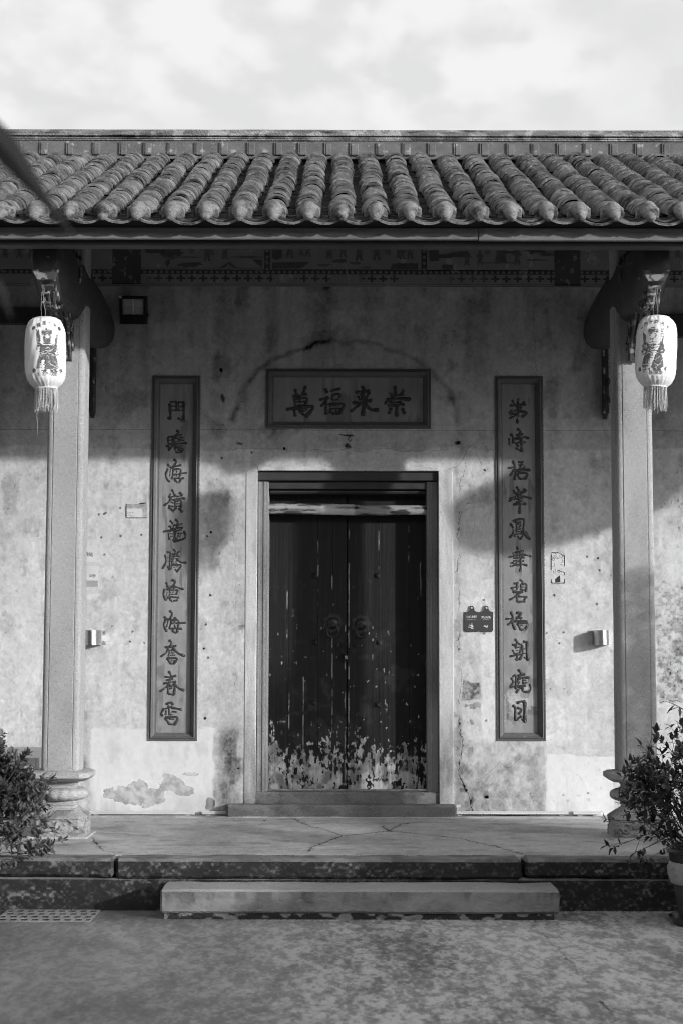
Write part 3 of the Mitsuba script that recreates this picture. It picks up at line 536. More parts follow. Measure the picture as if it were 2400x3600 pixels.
NAME = [(N1, '310,270_320,310 22;390,245_370,310 24;290,322_400,305 18;300,340_310,390 18;310,340_400,335_390,390 20;310,366_390,362 12;310,396_400,390 16;345,310_350,440 18;245,425_300,415 24;300,420_310,475 22;300,420_440,400_440,430_395,480 24;340,442_400,430 18;395,480_360,455 18'),
 (N1, '545,265_560,290 24;505,350_570,330 22;570,330_515,400 20;550,360_553,460 24;570,380_590,400 14;590,280_660,262 20;605,310_600,350 16;605,310_660,305_650,345 16;600,352_655,347 14;590,380_585,450 22;590,385_690,385_655,455 24;600,420_660,417 12;600,457_655,457 20;630,385_630,450 12'),
 (N1, '835,245_850,280 26;785,290_890,280 22;800,320_815,350 20;890,290_860,350 20;760,375_905,355 24;835,290_845,390_840,470 30;820,380_745,440 22;855,380_900,425_960,430 26'),
 (N1, '1090,245_1095,310 24;1050,290_1070,320 22;1160,270_1140,310 24;1060,322_1160,305 16;1015,380_1040,340 24;1030,350_1120,340_1210,345 26;1050,372_1140,365 16;1040,397_1160,385 22;1105,390_1105,475 26;1060,420_1045,455 24;1150,420_1165,455 28')]
for r, chars, nm, lb in ((LP, LEFT, 'couplet_panel', 'left tall sunk couplet panel'), (RP, RIGHT, 'couplet_panel', 'right tall sunk couplet panel'), (NP, NAME, 'name_plaque', 'wide name plaque above the door')):
    q = P(nm, bx(r[0] + .055, r[2] - .055, FD, FD + .02, r[1] + .055, r[3] - .055), 'plaque_field', smooth=False, label=lb)
    part(q, 'frame', frame_mesh(r), 'plaque_frame', smooth=False)
    for (o, t) in chars: part(q, 'letter', brush(parse(t), *o), 'letter_paint', smooth=60)

# ------------------------------------------------------------------ doorway
z_of = lambda py, y: W(1200, py, y)[1]
for a, b in ((W(862, 2200)[0], DX0), (DX1, W(1592, 2200)[0])):
    P('door_casing', bx(a, b, -.006, .10, z_of(2838, 0), DZ1 + .001, .004), 'casing_stone')
P('door_casing', bx(DX0, DX1, -.004, .10, DZ1, DZ1 + .03, .003), 'casing_stone')
P('sill_stone', rough(W(800, 2860)[0], W(1600, 2860)[0], -.12, .12, FL - .02, z_of(2828, -.05), .03, .006, 31, .014), 'sill_stone', smooth=True)
P('threshold', rough(DX0 - .01, DX1 + .01, .015, .20, z_of(2828, 0) - .02, z_of(2784, .06), .03, .005, 32, .012), 'sill_stone', smooth=True)
ZT = z_of(2784, .06)
for a, b, s in ((DX0, DX0 + .085, 1), (DX1 - .085, DX1, -1)):
    m = Polygon([(a, .045), (b, .045), (b, .24), (a, .24)])
    j = [bx(a, b, .06, .26, ZT - .01, 2.86, .006)]
    e = a + .045 if s > 0 else a + .02
    j += [bx(e, e + .018, .052, .062, ZT, 2.855, .003), bx(a + (.004 if s > 0 else .064), a + (.020 if s > 0 else .081), .050, .062, ZT, 2.855, .003)]
    P('door_jamb', cat(j), 'frame_stone')
P('lintel', cat([bx(DX0, DX1, .03, .30, 2.862, DZ1 - .001, .004), bx(DX0, DX1, .075, .30, 2.80, 2.860, .004)]), 'dark_wood')
P('lintel', bx(DX0 + .08, DX1 - .08, .11, .30, z_of(1735, .11), 2.80, .012), 'dark_wood')
YD = .24
LX0, LX1 = DX0 + .06, DX1 - .06
mid_x = W(1219, 2300, YD)[0]
for side, cuts in ((0, (LX0, W(1014, 2300, YD)[0], W(1117, 2300, YD)[0], W(1168, 2300, YD)[0], mid_x - .004)), (1, (mid_x + .004, W(1331, 2300, YD)[0], W(1436, 2300, YD)[0], LX1))):
    q = key_for(H + '__door_leaf')
    scene[q] = mikit.ply(bx(cuts[0], cuts[-1] + .012 * (side == 0), YD + .030 + .002 * side, YD + .07, ZT + .004, 2.84), 'door_paint', smooth=False)
    rng = random.Random(side)
    for a, b in zip(cuts[:-1], cuts[1:]):
        dy = rng.random() * .002
        part(q, 'board', bx(a + .0008, b - .0008, YD + dy, YD + .0295, ZT + .006, 2.82, .0012), 'door_paint')
    # ring knocker with its petal plate and boss
    kx, kz = W(1171 if side == 0 else 1268, 2190 if side == 0 else 2194, YD)
    a = np.linspace(0, 2 * np.pi, 96, endpoint=False) + .2 * side
    rr = .060 + .016 * np.abs(np.cos(3.5 * a)) ** .6 + .006 * (np.abs(np.cos(3.5 * a)) > .97)
    part(q, 'knocker_plate', place(extr(Polygon(np.stack([rr * np.cos(a), rr * np.sin(a)], 1)), .004), kx, YD - .004, kz), 'iron')
    part(q, 'knocker_boss', place(lathe([(.046, 0), (.045, .010), (.038, .022), (.026, .030), (.010, .034)], 28), kx, YD - .003, kz, rx=90), 'iron')
    part(q, 'knocker_staple', bx(kx - .011, kx + .011, YD - .05, YD - .03, kz - .028, kz + .004, .004), 'iron')
    rx_, rz_ = W(1170 if side == 0 else 1272, 2219, YD); t = np.linspace(0, 2 * np.pi, 41)
    part(q, 'knocker_ring', tube(np.stack([rx_ + .046 * np.cos(t), YD - .042 + 0 * t + .012 * (1 - np.sin(t)) * .5, rz_ + .046 * np.sin(t)], 1), .0055, 8, axis=[0, 1, 0]), 'iron')
    for px, py in (((1104, 2024), (1107, 2258), (1102, 2470)) if side == 0 else ((1324, 2024), (1331, 2259), (1325, 2478))):
        x, z = W(px, py, YD); s_ = .022
        part(q, 'nail_head', TM([(x - s_, YD, z - s_), (x + s_, YD, z - s_), (x + s_, YD, z + s_), (x - s_, YD, z + s_), (x, YD - .02, z)], [[0, 1, 4], [1, 2, 4], [2, 3, 4], [3, 0, 4]]), 'door_paint', smooth=False)
    for px in ((1184, 1204) if side == 0 else (1234, 1254)):
        x, z = W(px, 2269, YD); part(q, 'hasp', tube([(x, YD, z + .014), (x, YD - .018, z + .012), (x, YD - .018, z - .012), (x, YD, z - .014)], .0035, 6), 'iron')
lx0, lz0 = W(935, 1789, .11); lx1, lz1 = W(1498, 1794, .11)
rng = np.random.default_rng(4); t = np.linspace(0, 1, 40)
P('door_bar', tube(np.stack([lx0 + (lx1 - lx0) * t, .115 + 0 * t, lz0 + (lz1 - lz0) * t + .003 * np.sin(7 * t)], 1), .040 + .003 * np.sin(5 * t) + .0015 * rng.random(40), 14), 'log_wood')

k = thing('padlock', 'small black combination padlock on a cable loop between the two door leaves', 'padlock')
x, z = W(1215, 2311, YD - .03)
part(k, 'body', bx(x - .015, x + .015, YD - .034, YD - .012, z - .026, z + .022, .004), 'black_metal')
part(k, 'dial', bx(x - .008, x + .008, YD - .037, YD - .0335, z - .012, z + .012, .001), 'sign_white')
for i in range(3): part(k, 'digit_wheel', bx(x - .005, x + .005, YD - .0395, YD - .0365, z - .009 + i * .0065, z - .0045 + i * .0065, .0006), 'black_metal')
xt, zt = W(1219, 2266, YD - .02)
part(k, 'cable', tube(spline([(x - .006, YD - .02, z + .02), (x - .035, YD - .022, z + .055), (xt - .028, YD - .02, zt - .02), (xt, YD - .022, zt), (xt + .03, YD - .02, zt - .018), (xt + .036, YD - .022, zt - .04), (x + .006, YD - .02, z + .02)], 6), .0035, 6), 'cable_black')

x, z = W(1229, 1548)
P('iron_hook', tube(spline([(x, .0, z + .026), (x, -.03, z + .024), (x - .012, -.034, z + .004), (x + .002, -.034, z - .012), (x + .014, -.032, z + .002)], 6), .0032, 6), 'iron')
P('iron_hook', bx(x - .03, x + .03, -.006, .0, z + .030, z + .036, .001), 'iron')

# ------------------------------------------------------------------ columns
def zc(py, y): return W(1200, py, y)[1]
def column(cx, cy, label):
    q = thing_part('column', label)
    h = .128
    # square shaft whose corners carry a rounded bead between two grooves
    def corner(sx, sy):
        o = []
        for u, w in ((.62, 1.0), (.64, .955), (.67, .955), (.69, .985), (.78, .985), (.88, .95), (.95, .88), (.985, .78), (.985, .69), (.955, .67), (.955, .64), (1.0, .62)): o.append((u * h * sx, w * h * sy))
        return o
    pts = corner(1, 1) + [(a, b) for a, b in corner(1, -1)[::-1]] + corner(-1, -1) + [(a, b) for a, b in corner(-1, 1)[::-1]]
    sec = np.array(pts); zb = zc(2716, cy - h)
    rows = [(zb, .965), (zb + .012, .995), (zb + .03, 1.0)] + [(zb + .03 + (4.55 - zb - .03) * i / 30, 1.0 - .03 * i / 30) for i in range(1, 31)]
    rng = np.random.default_rng(int(abs(cx) * 100)); v = []
    for z, s in rows: v.append(np.c_[sec * s + .0012 * (rng.random(sec.shape) - .5), np.full(len(sec), z)])
    n = len(sec); f = []
    for i in range(len(rows) - 1):
        for j in range(n):
            k2 = (j + 1) % n; f += [[i * n + j, (i + 1) * n + k2, i * n + k2], [i * n + j, (i + 1) * n + j, (i + 1) * n + k2]]
    m = TM(np.vstack(v), f); m.apply_translation((cx, cy, 0)); part(q, 'shaft', m, 'granite', smooth=25)
    # abacus: eight-sided slab, thicker in front, tapering under
    def octa(w, c, z): return [(sx * a, sy * b, z) for sx in (-1, 1) for sy in (-1, 1) for a, b in ((w, w - c), (w - c, w))]
    z2, z1 = zc(2714, cy - .17), zc(2744, cy - .17)
    hull = lambda p: trimesh.convex.convex_hull(np.array(p))
    m = hull(octa(.175, .055, z2) + octa(.200, .055, z2 - .014) + octa(.200, .055, z1 + .012) + octa(.165, .05, z1 - .012)); m.apply_translation((cx, cy, 0)); part(q, 'abacus', m, 'granite')
    zt, zm = zc(2748, cy - .1), zc(2780, cy - .1)
    part(q, 'neck', place(lathe([(.108, zm - .01), (.110, zm + .012), (.102, zm + .018), (.098, zm + .03), (.104, zm + .036), (.112, zt - .012), (.112, zt + .02)], 40, square=.75), cx, cy, 0), 'granite', smooth=40)
    d1, d0 = zc(2776, cy - .16), zc(2820, cy - .16); hd = (d1 - d0) / 2
    prof = [(.10, d0 - .004)] + [(.105 + .072 * math.cos(t) ** .75, d0 + hd + hd * math.sin(t)) for t in np.linspace(-1.5, 1.5, 15)] + [(.10, d1 + .004)]
    part(q, 'gadrooned_drum', place(lathe(prof, 128, lobes=16, lobe_amp=.045), cx, cy, 0), 'granite', smooth=40)
    zn, zp = zc(2820, cy - .1), zc(2852, cy - .1)
    part(q, 'neck', place(lathe([(.125, zp - .01), (.118, zp + .01), (.104, zp + .016), (.098, zp + .03), (.104, zp + .040), (.098, zn + .01)], 40, square=.75), cx, cy, 0), 'granite', smooth=40)
    pt, pm = zc(2850, cy - .12), zc(2882, cy - .18)
    m = hull(octa(.120, .03, pt) + octa(.172, .035, pm + .012) + octa(.178, .035, pm))
    v, f = trimesh.remesh.subdivide_to_size(m.vertices, m.faces, .025); m = trimesh.Trimesh(v, f); m.vertices += m.vertex_normals * ((meshkit.fbm(m.vertices * 30, 3, 7) - .5) * .006)[:, None]; m.apply_translation((cx, cy, 0)); part(q, 'plinth_cap', m, 'worn_granite', smooth=True)
    m = hull(octa(.174, .035, pm - .002) + octa(.176, .035, FL - .02))
    v, f = trimesh.remesh.subdivide_to_size(m.vertices, m.faces, .018); m = trimesh.Trimesh(v, f)
    p_ = m.vertices; g = meshkit.fbm(p_ * 24 + cx * 5, 4, 3); m.vertices = p_ + m.vertex_normals * (-.012 * np.clip((g - .5) * 8, 0, 1) * (p_[:, 2] > FL + .03) * (p_[:, 2] < pm - .015) + .006 * (meshkit.fbm(p_ * 40, 3, 5) - .5))[:, None]
    m.apply_translation((cx, cy, 0)); part(q, 'carved_plinth', m, 'worn_granite', smooth=True)
    t = np.linspace(0, 2 * np.pi, 25)
    if cx > 0: part(q, 'carved_ring', tube(np.stack([cx - .10 + .030 * np.cos(t), cy - .177 + 0 * t, FL + .072 + .030 * np.sin(t)], 1), .006, 6, axis=[0, 1, 0]), 'worn_granite')
    part(q, 'bedding_mortar', place(rough(-.205, .205, -.215, .2, FL - .02, FL + .008, .03, .006, 12, .006, 20), cx, cy, 0), 'paving', smooth=True)
    return q
def thing_part(name, label):
    k = key_for(H + '__' + name); labels[k] = {'label': label}; return k
CL, CR_, CY = -1.922, 1.957, -1.335
column(CL, CY, 'left granite column of the porch on a carved plinth')
column(CR_, CY, 'right granite column of the porch behind the dark potted shrub')

# ------------------------------------------------------------------ beams over the columns, with carved brackets
def loft(rings, n=28, p=2.3):
    v, f = [], []
    for (y, x, z, a, b) in rings:
        for t in np.linspace(0, 2 * np.pi, n, endpoint=False):
            c, s = math.cos(t), math.sin(t); v.append((x + a * abs(c) ** (2 / p) * np.sign(c), y, z + b * abs(s) ** (2 / p) * np.sign(s)))
    m = len(rings)
    for i in range(m - 1):
        for j in range(n):
            k2 = (j + 1) % n; f += [[i * n + j, (i + 1) * n + k2, i * n + k2], [i * n + j, (i + 1) * n + j, (i + 1) * n + k2]]
    v += [(rings[0][1], rings[0][0], rings[0][2]), (rings[-1][1], rings[-1][0], rings[-1][2])]
    for j in range(n):
        k2 = (j + 1) % n; f += [[m * n, j, k2], [m * n + 1, (m - 1) * n + k2, (m - 1) * n + j]]
    return TM(v, f)
def spiral(cx, cy, cz, r0, turns, th, side=1, n=26, ph=0.0):
    t = np.linspace(0, 1, n); a = ph + side * turns * 2 * np.pi * t; r = r0 * (1 - .78 * t)
    return tube(np.stack([np.full(n, cx), cy + r * np.cos(a), cz + r * np.sin(a)], 1), th * (1 - .4 * t), 6, axis=[1, 0, 0])
NY = -2.26
for cx, sd, lb in ((CL, 1, 'left beam'), (CR_, -1, 'right beam')):
    q = key_for(H + '__porch_beam')
    scene[q] = mikit.ply(loft([(NY + .04, cx, 4.03, .100, .150), (NY + .14, cx, 4.03, .112, .19), (-1.95, cx, 4.01, .13, .215), (-1.6, cx, 4.03, .14, .235), (-1.35, cx, 4.03, .135, .235), (-1.0, cx, 4.03, .135, .240), (-.6, cx, 4.03, .135, .225), (-.25, cx, 4.03, .13, .19), (.02, cx, 4.03, .12, .14)]), 'beam_paint', smooth=50)
    labels[q] = {'label': lb + ' running from the wall over its column to a rounded nose'}
    part(q, 'nose', loft([(NY - .06, cx, 4.055, .070, .085), (NY - .045, cx, 4.05, .088, .115), (NY - .01, cx, 4.04, .100, .145), (NY + .05, cx, 4.035, .104, .160)], 32, 2.6), 'beam_paint', smooth=50)
    z9 = zc(949, NY - .04)
    part(q, 'nose_lip', hull3 := trimesh.convex.convex_hull(np.array([(cx + sx * w, NY + dy, z) for sx in (-1, 1) for w, dy, z in ((.083, -.050, z9), (.086, -.045, z9 - .006), (.052, -.03, z9 - .062), (.083, .06, z9), (.052, .06, z9 - .062))])), 'carving', smooth=False)
    # carved bracket: a pierced tapering board under the nose, down along the front of the column
    b = key_for(H + '__carved_bracket'); rng = random.Random(5 if sd > 0 else 8)
    yf, yb = NY + .05, CY - .128
    zt_, zb_ = z9 - .06, zc(1268, yb - .05)
    out = Polygon([(yf - .02, zt_ + .03), (yb, zt_ + .06), (yb, zb_), (yb - .05, zb_ + .02), (yb - .10, zb_ + .14), (yb - .2, zb_ + .26), (yb - .36, zb_ + .34), (yf + .10, zt_ - .10), (yf - .01, zt_ - .03)])
    holes = [Point(yb - u * (yb - yf), zb_ + w * (zt_ - zb_)).buffer(r_, 8) for u, w, r_ in ((.16, .35, .035), (.12, .58, .04), (.38, .72, .05), (.62, .86, .04), (.30, .92, .035), (.1, .86, .035))]
    pl = out.difference(shapely.union_all(holes))
    m = trimesh.creation.extrude_polygon(pl, .075, engine='earcut'); v = m.vertices; scene[b] = mikit.ply(TM(np.stack([cx - .0375 + v[:, 2], v[:, 0], v[:, 1]], 1), m.faces), 'carving', smooth=False)
    labels[b] = {'label': lb.split()[0] + ' carved scroll bracket between beam nose and column'}
    edge = [(yf + .02, zt_ - .05), (yf + .12, zt_ - .13), (yb - .36, zb_ + .32), (yb - .2, zb_ + .24), (yb - .09, zb_ + .12), (yb - .04, zb_ + .02)]
    for dx in (-.032, 0, .032): part(b, 'leaf_rib', tube(spline([(cx + dx + .006 * rng.random(), y, z - .012) for y, z in edge], 8), .010, 6), 'carving')
    for j in range(9):
        t = (j + .5) / 9; e = spline(edge, 10); y, z = e[int(t * (len(e) - 1))]
        for s_ in (-1, 1): part(b, 'scroll', spiral(cx + s_ * (.042 + .01 * rng.random()), y + .02 + .05 * rng.random(), z + .03 + .03 * rng.random(), .034 + .016 * rng.random(), 1.3, .0075, rng.choice((-1, 1)), 22, rng.random() * 6), 'carving')
    for j in range(5):
        y, z = spline(edge, 10)[int((j + .6) / 6.5 * 30)]
        part(b, 'stop', bx(cx - .045, cx + .012, y - .03, y - .008, z - .012, z + .004, .003), 'carving')
    # leafy side bracket under the eave purlin and the one on the wall
    for j in range(6):
        y0 = CY - .14; x0 = cx + sd * (.02 + .022 * j); z0 = 4.28 - .02 * j
        part(b, 'drooping_leaf', tube(spline([(x0, NY + .5, z0), (x0 + sd * .012, NY + .47, z0 - .09), (x0 + sd * .004, NY + .48, z0 - .17 - .02 * (j % 3))], 6), [.004 + .012 * math.sin(math.pi * t) for t in np.linspace(0, 1, 13)], 6), 'carving')
    wx = W(330 if sd > 0 else 2122, 1300)[0]; wz0, wz1 = W(1200, 1472)[1], W(1200, 1195)[1]
    b2 = key_for(H + '__wall_bracket'); scene[b2] = mikit.ply(cat([bx(wx - .022, wx + .022, -.09, .0, wz0 + .03, wz1 + .08, .008), bx(wx - .016, wx + .016, -.05, .0, wz0, wz0 + .035, .005)]), 'dark_wood')
    labels[b2] = {'label': 'narrow carved bracket on the wall under the ' + lb}
    for j in range(7): part(b2, 'scroll', spiral(wx + (.02 if j % 2 else -.02), -.10, wz0 + .06 + j * .075, .03, 1.2, .008, 1 if j % 2 else -1, 20, j), 'carving')

# ------------------------------------------------------------------ eave timbers and roof
EY = -2.75                                              # drip line
ZE = zc(786, EY)
SL = math.atan2(zc(548, .30) - zc(735, EY) + .016, .30 - EY)    # roof pitch
es, en = np.array([0, math.cos(SL), math.sin(SL)]), np.array([0, -math.sin(SL), math.cos(SL)])
E0 = np.array([0, EY, zc(782, EY) + .026])                      # a point of the roof plane at the drip line
LEN = (.30 - EY) / math.cos(SL)
XW = 4.5; XE = 8.0
P('eave_board', cat([bx(-XW, W(1680, 830, EY + .12)[0] - .001, EY + .12, EY + .15, zc(841, EY + .12), zc(800, EY + .12), .004), bx(W(1680, 830, EY + .12)[0], XE, EY + .116, EY + .147, zc(844, EY + .12), zc(800, EY + .12), .004)]), 'eave_wood')
P('eave_purlin', tube([(-XW, -2.33, 4.20), (0, -2.33, 4.195), (XE, -2.33, 4.20)], .085, 20), 'dark_wood')
P('eave_purlin', bx(-XW, XE, EY + .18, EY + .30, zc(862, EY + .18), zc(812, EY + .18), .01), 'dark_wood')
def on_roof(x, s, h): return np.array([x, 0, 0]) + E0 + es * s + en * h
def slab(s0, s1, h0, h1, x0=-XW, x1=XE):
    return TM([on_roof(x, s, h) for x in (x0, x1) for s in (s0, s1) for h in (h0, h1)], [[0, 1, 3], [0, 3, 2], [4, 7, 5], [4, 6, 7], [0, 5, 1], [0, 4, 5], [2, 3, 7], [2, 7, 6], [1, 5, 7], [1, 7, 3], [0, 6, 4], [0, 2, 6]])
RO = H + '__roof'
scene[RO] = mikit.ply(slab(.12, LEN + .05, -.10, -.035), 'dark_wood', smooth=False)
labels[RO] = {'label': 'pitched roof of grey barrel tiles in rows between pan tiles'}
zr = on_roof(0, LEN, 0)[2]
part(RO, 'back_slope', TM([(-XW, .34, zr - .06), (XE, .34, zr - .06), (XE, 4.2, zr - 1.75), (-XW, 4.2, zr - 1.75), (-XW, .34, zr + .06), (XE, .34, zr + .06), (XE, 4.2, zr - 1.6), (-XW, 4.2, zr - 1.6)], [[0, 1, 2], [0, 2, 3], [4, 6, 5], [4, 7, 6], [0, 5, 1], [0, 4, 5], [3, 2, 6], [3, 6, 7]]), 'pan_tile', smooth=False)
for k, j in ((5, 'rafter'),):
    for i in range(-17, 22): part(RO, j, slab(.14, LEN * .96, -.145, -.099, i * .208 + .065, i * .208 + .125), 'dark_wood', smooth=False)
PITCH = .208; XR = CAM[0]
def arc_shell(r, th, a0, a1, L, n=10, up=True, taper=.0):
    """a curved tile lying along y from 0 to L, its crown up (or its hollow up)"""
    t = np.linspace(math.radians(a0), math.radians(a1), n + 1); v = []
    for y, k in ((0, 1), (L, 1 - taper)):
        for rr in (r, r - th):
            for a in t: v.append((rr * k * math.sin(a), y, rr * k * math.cos(a) * (1 if up else -1)))
    v = np.array(v); n1 = n + 1; f = []
    def q(a, b, c, d): f.extend([[a, b, c], [a, c, d]])
    for i in range(n):
        q(i, i + 1, 2 * n1 + i + 1, 2 * n1 + i); q(n1 + i, 3 * n1 + i, 3 * n1 + i + 1, n1 + i + 1)
        q(i, n1 + i, n1 + i + 1, i + 1); q(2 * n1 + i, 2 * n1 + i + 1, 3 * n1 + i + 1, 3 * n1 + i)
    q(0, 2 * n1, 3 * n1, n1); q(n, n1 + n, 3 * n1 + n, 2 * n1 + n)
    return TM(v, f)
rng = np.random.default_rng(17)
VAR = []
for i in range(6):
    m = arc_shell(.079 + .002 * (i % 3), .013, -84, 84, .20, 12, taper=.03); p = m.vertices
    m.vertices = p + np.stack([0 * p[:, 0], .010 * (meshkit.noise(p * np.array([34, 0, 34]) + i * 9) - .5) * (p[:, 1] < .05), .004 * (meshkit.noise(p * 40 + i * 5) - .5)], 1)
    VAR.append(m)
PLY = [mikit.ply(m, f'roof_tile_{i % 3}', smooth=35) for i, m in enumerate(VAR)]
ROT = np.eye(4); ROT[:3, 1] = es; ROT[:3, 2] = en
def tile_matrix(x, s, h, tilt, yaw, roll, sc):
    M = ROT.copy(); M[:3, 3] = on_roof(x, s, h)
    return M @ trimesh.transformations.euler_matrix(math.radians(tilt), math.radians(roll), math.radians(yaw)) @ np.diag([sc, 1, sc, 1])
CAPS = []
rest = [[], [], []]
NR = 20; S0 = .125; EXPO = .084
nt = int((LEN - .02 - S0) / EXPO)
wave = rng.random(200)
for r in range(-17, 22):
    x = XR + r * PITCH; ph = rng.random() * 6
    for i in range(nt + 1):
        s = S0 + i * EXPO + (rng.random() - .5) * .024
        h = -.006 + .003 * math.sin(i * .55 + ph) + (rng.random() - .5) * .010 + .002 * (i == 0)
        dx = .006 * math.sin(i * .31 + ph * 2) + (rng.random() - .5) * .006
        M = tile_matrix(x + dx, s, h, -6.0 + (rng.random() - .5) * 4.5, (rng.random() - .5) * 9, (rng.random() - .5) * 5, .97 + .06 * rng.random())
        k = rng.integers(0, 6)
        if -11 <= r <= 11 and i < 13:
            kk = f'{RO}__cover_tile' + (f'_{len(CAPS):03d}' if CAPS else ''); CAPS.append(kk)
            scene[kk] = {**PLY[k], 'to_world': T(M)}
        else:
            m = VAR[k].copy(); m.apply_transform(M); rest[k % 3].append(m)
for i in range(3): part(RO, 'cover_tiles_beyond', cat(rest[i]), f'roof_tile_{i}', smooth=False, kind='stuff')
part(RO, 'plain_slope', slab(-.01, LEN, -.05, .06, 4.46, XE), 'pan_tile', smooth=False)
# mortar cones closing each row, pan tiles between, drip tiles at the edge
cone = []
for r in range(-17, 22):
    x = XR + r * PITCH + rng.normal() * .003; sc = .93 + .14 * rng.random()
    c = []
    ys = np.array([.115, .10, .06, .02, -.018, -.034, -.040]); rr = np.array([.053, .052, .046, .036, .027, .021, .010]) * sc
    ctr = np.array([.036, .036, .030, .022, .012, .008, .006]); n = 20
    a = np.linspace(0, 2 * np.pi, n, endpoint=False)
    v = np.vstack([[on_roof(x + rr[i] * math.cos(t), ys[i], ctr[i] + rr[i] * 1.05 * math.sin(t)) for t in a] for i in range(len(ys))])
    f = []
    for i in range(len(ys) - 1):
        for j in range(n):
            k2 = (j + 1) % n; f += [[i * n + j, i * n + k2, (i + 1) * n + k2], [i * n + j, (i + 1) * n + k2, (i + 1) * n + j]]
    f += [[(len(ys) - 1) * n, (len(ys) - 1) * n + j, (len(ys) - 1) * n + j + 1] for j in range(1, n - 1)]
    m = TM(v, f); m.vertices += (meshkit.fbm(m.vertices * 45 + r, 3, 2)[:, None] - .5) * .010
    blk = trimesh.convex.convex_hull(np.array([on_roof(x + sx * w, s, h) for sx in (-1, 1) for w, s, h in ((.072, .135, -.03), (.074, .135, .045), (.040, .135, .070), (.070, .098, -.03), (.066, .104, .035), (.036, .106, .060))]))
    if abs(r) <= 11: part(RO, 'mortar_cone', cat([m, blk]), 'mortar_cone', smooth=50)
    else: cone += [m, blk]
part(RO, 'mortar_cones_beyond', cat(cone), 'mortar_cone', smooth=False, kind='stuff')
PAN = arc_shell(.150, .011, -44, 44, .16, 12, up=False)
pans = []
for r in range(-17, 21):
    x = XR + (r + .5) * PITCH
    for i in range(45):
        s = .024 + i * .070 + (rng.random() - .5) * .010
        if s > LEN - .03: break
        m = PAN.copy(); m.apply_transform(tile_matrix(x + rng.normal() * .002, s, .125 + rng.normal() * .002, -4.5, rng.normal() * 1.5, rng.normal() * 1.2, 1)); pans.append(m)
    d = arc_shell(.178, .013, -38, 38, .14, 12, up=False); p = d.vertices; d.vertices = p + np.stack([0 * p[:, 0], .008 * (meshkit.noise(p * 40 + r) - .5) * (p[:, 1] < .01), 0 * p[:, 0]], 1)
    d.apply_transform(tile_matrix(x, -.012 + rng.normal() * .004, .140 + rng.normal() * .003, -1, rng.normal() * 1.5, rng.normal() * 1.5, 1.0))
    part(RO, 'drip_tile', d, 'mortar_cone', smooth=35)
part(RO, 'pan_tiles', cat(pans), 'pan_tile', smooth=False, kind='stuff')
# ridge: moulded coping over a low wall, with short posts between the rows
q = RO + '__ridge'
zt = lambda py: zc(py, .30)
scene[q] = mikit.ply(rough(-XW, XE, .30, .62, zt(560), zt(494), .12, .006, 3, .004), 'ridge_wall', smooth=40)
for a, b, dy, nm in ((496, 490, -.012, 'fillet'), (490.5, 485.5, -.020, 'fillet'), (486, 482, -.012, 'fillet'), (482.5, 461, -.035, 'coping')):
    part(q, nm, rough(-XW, XE, .30 + dy, .62 - dy, zt(a), zt(b), .12, .0035, int(a), .003, 5), 'ridge_stone', smooth=True)
for r in range(-14, 14):
    x = XR + (r + .5) * PITCH + rng.normal() * .006; w = .026 + .008 * rng.random()
    part(q, 'post', rough(x - w, x + w * .9, .280, .31, zt(548), zt(503 + 4 * rng.random()), .02, .006, r + 40, .006), 'ridge_wall', smooth=True)
    part(q, 'post_edge', bx(x - w - .010, x - w - .002, .285, .305, zt(545), zt(502), .002), 'ridge_wall')

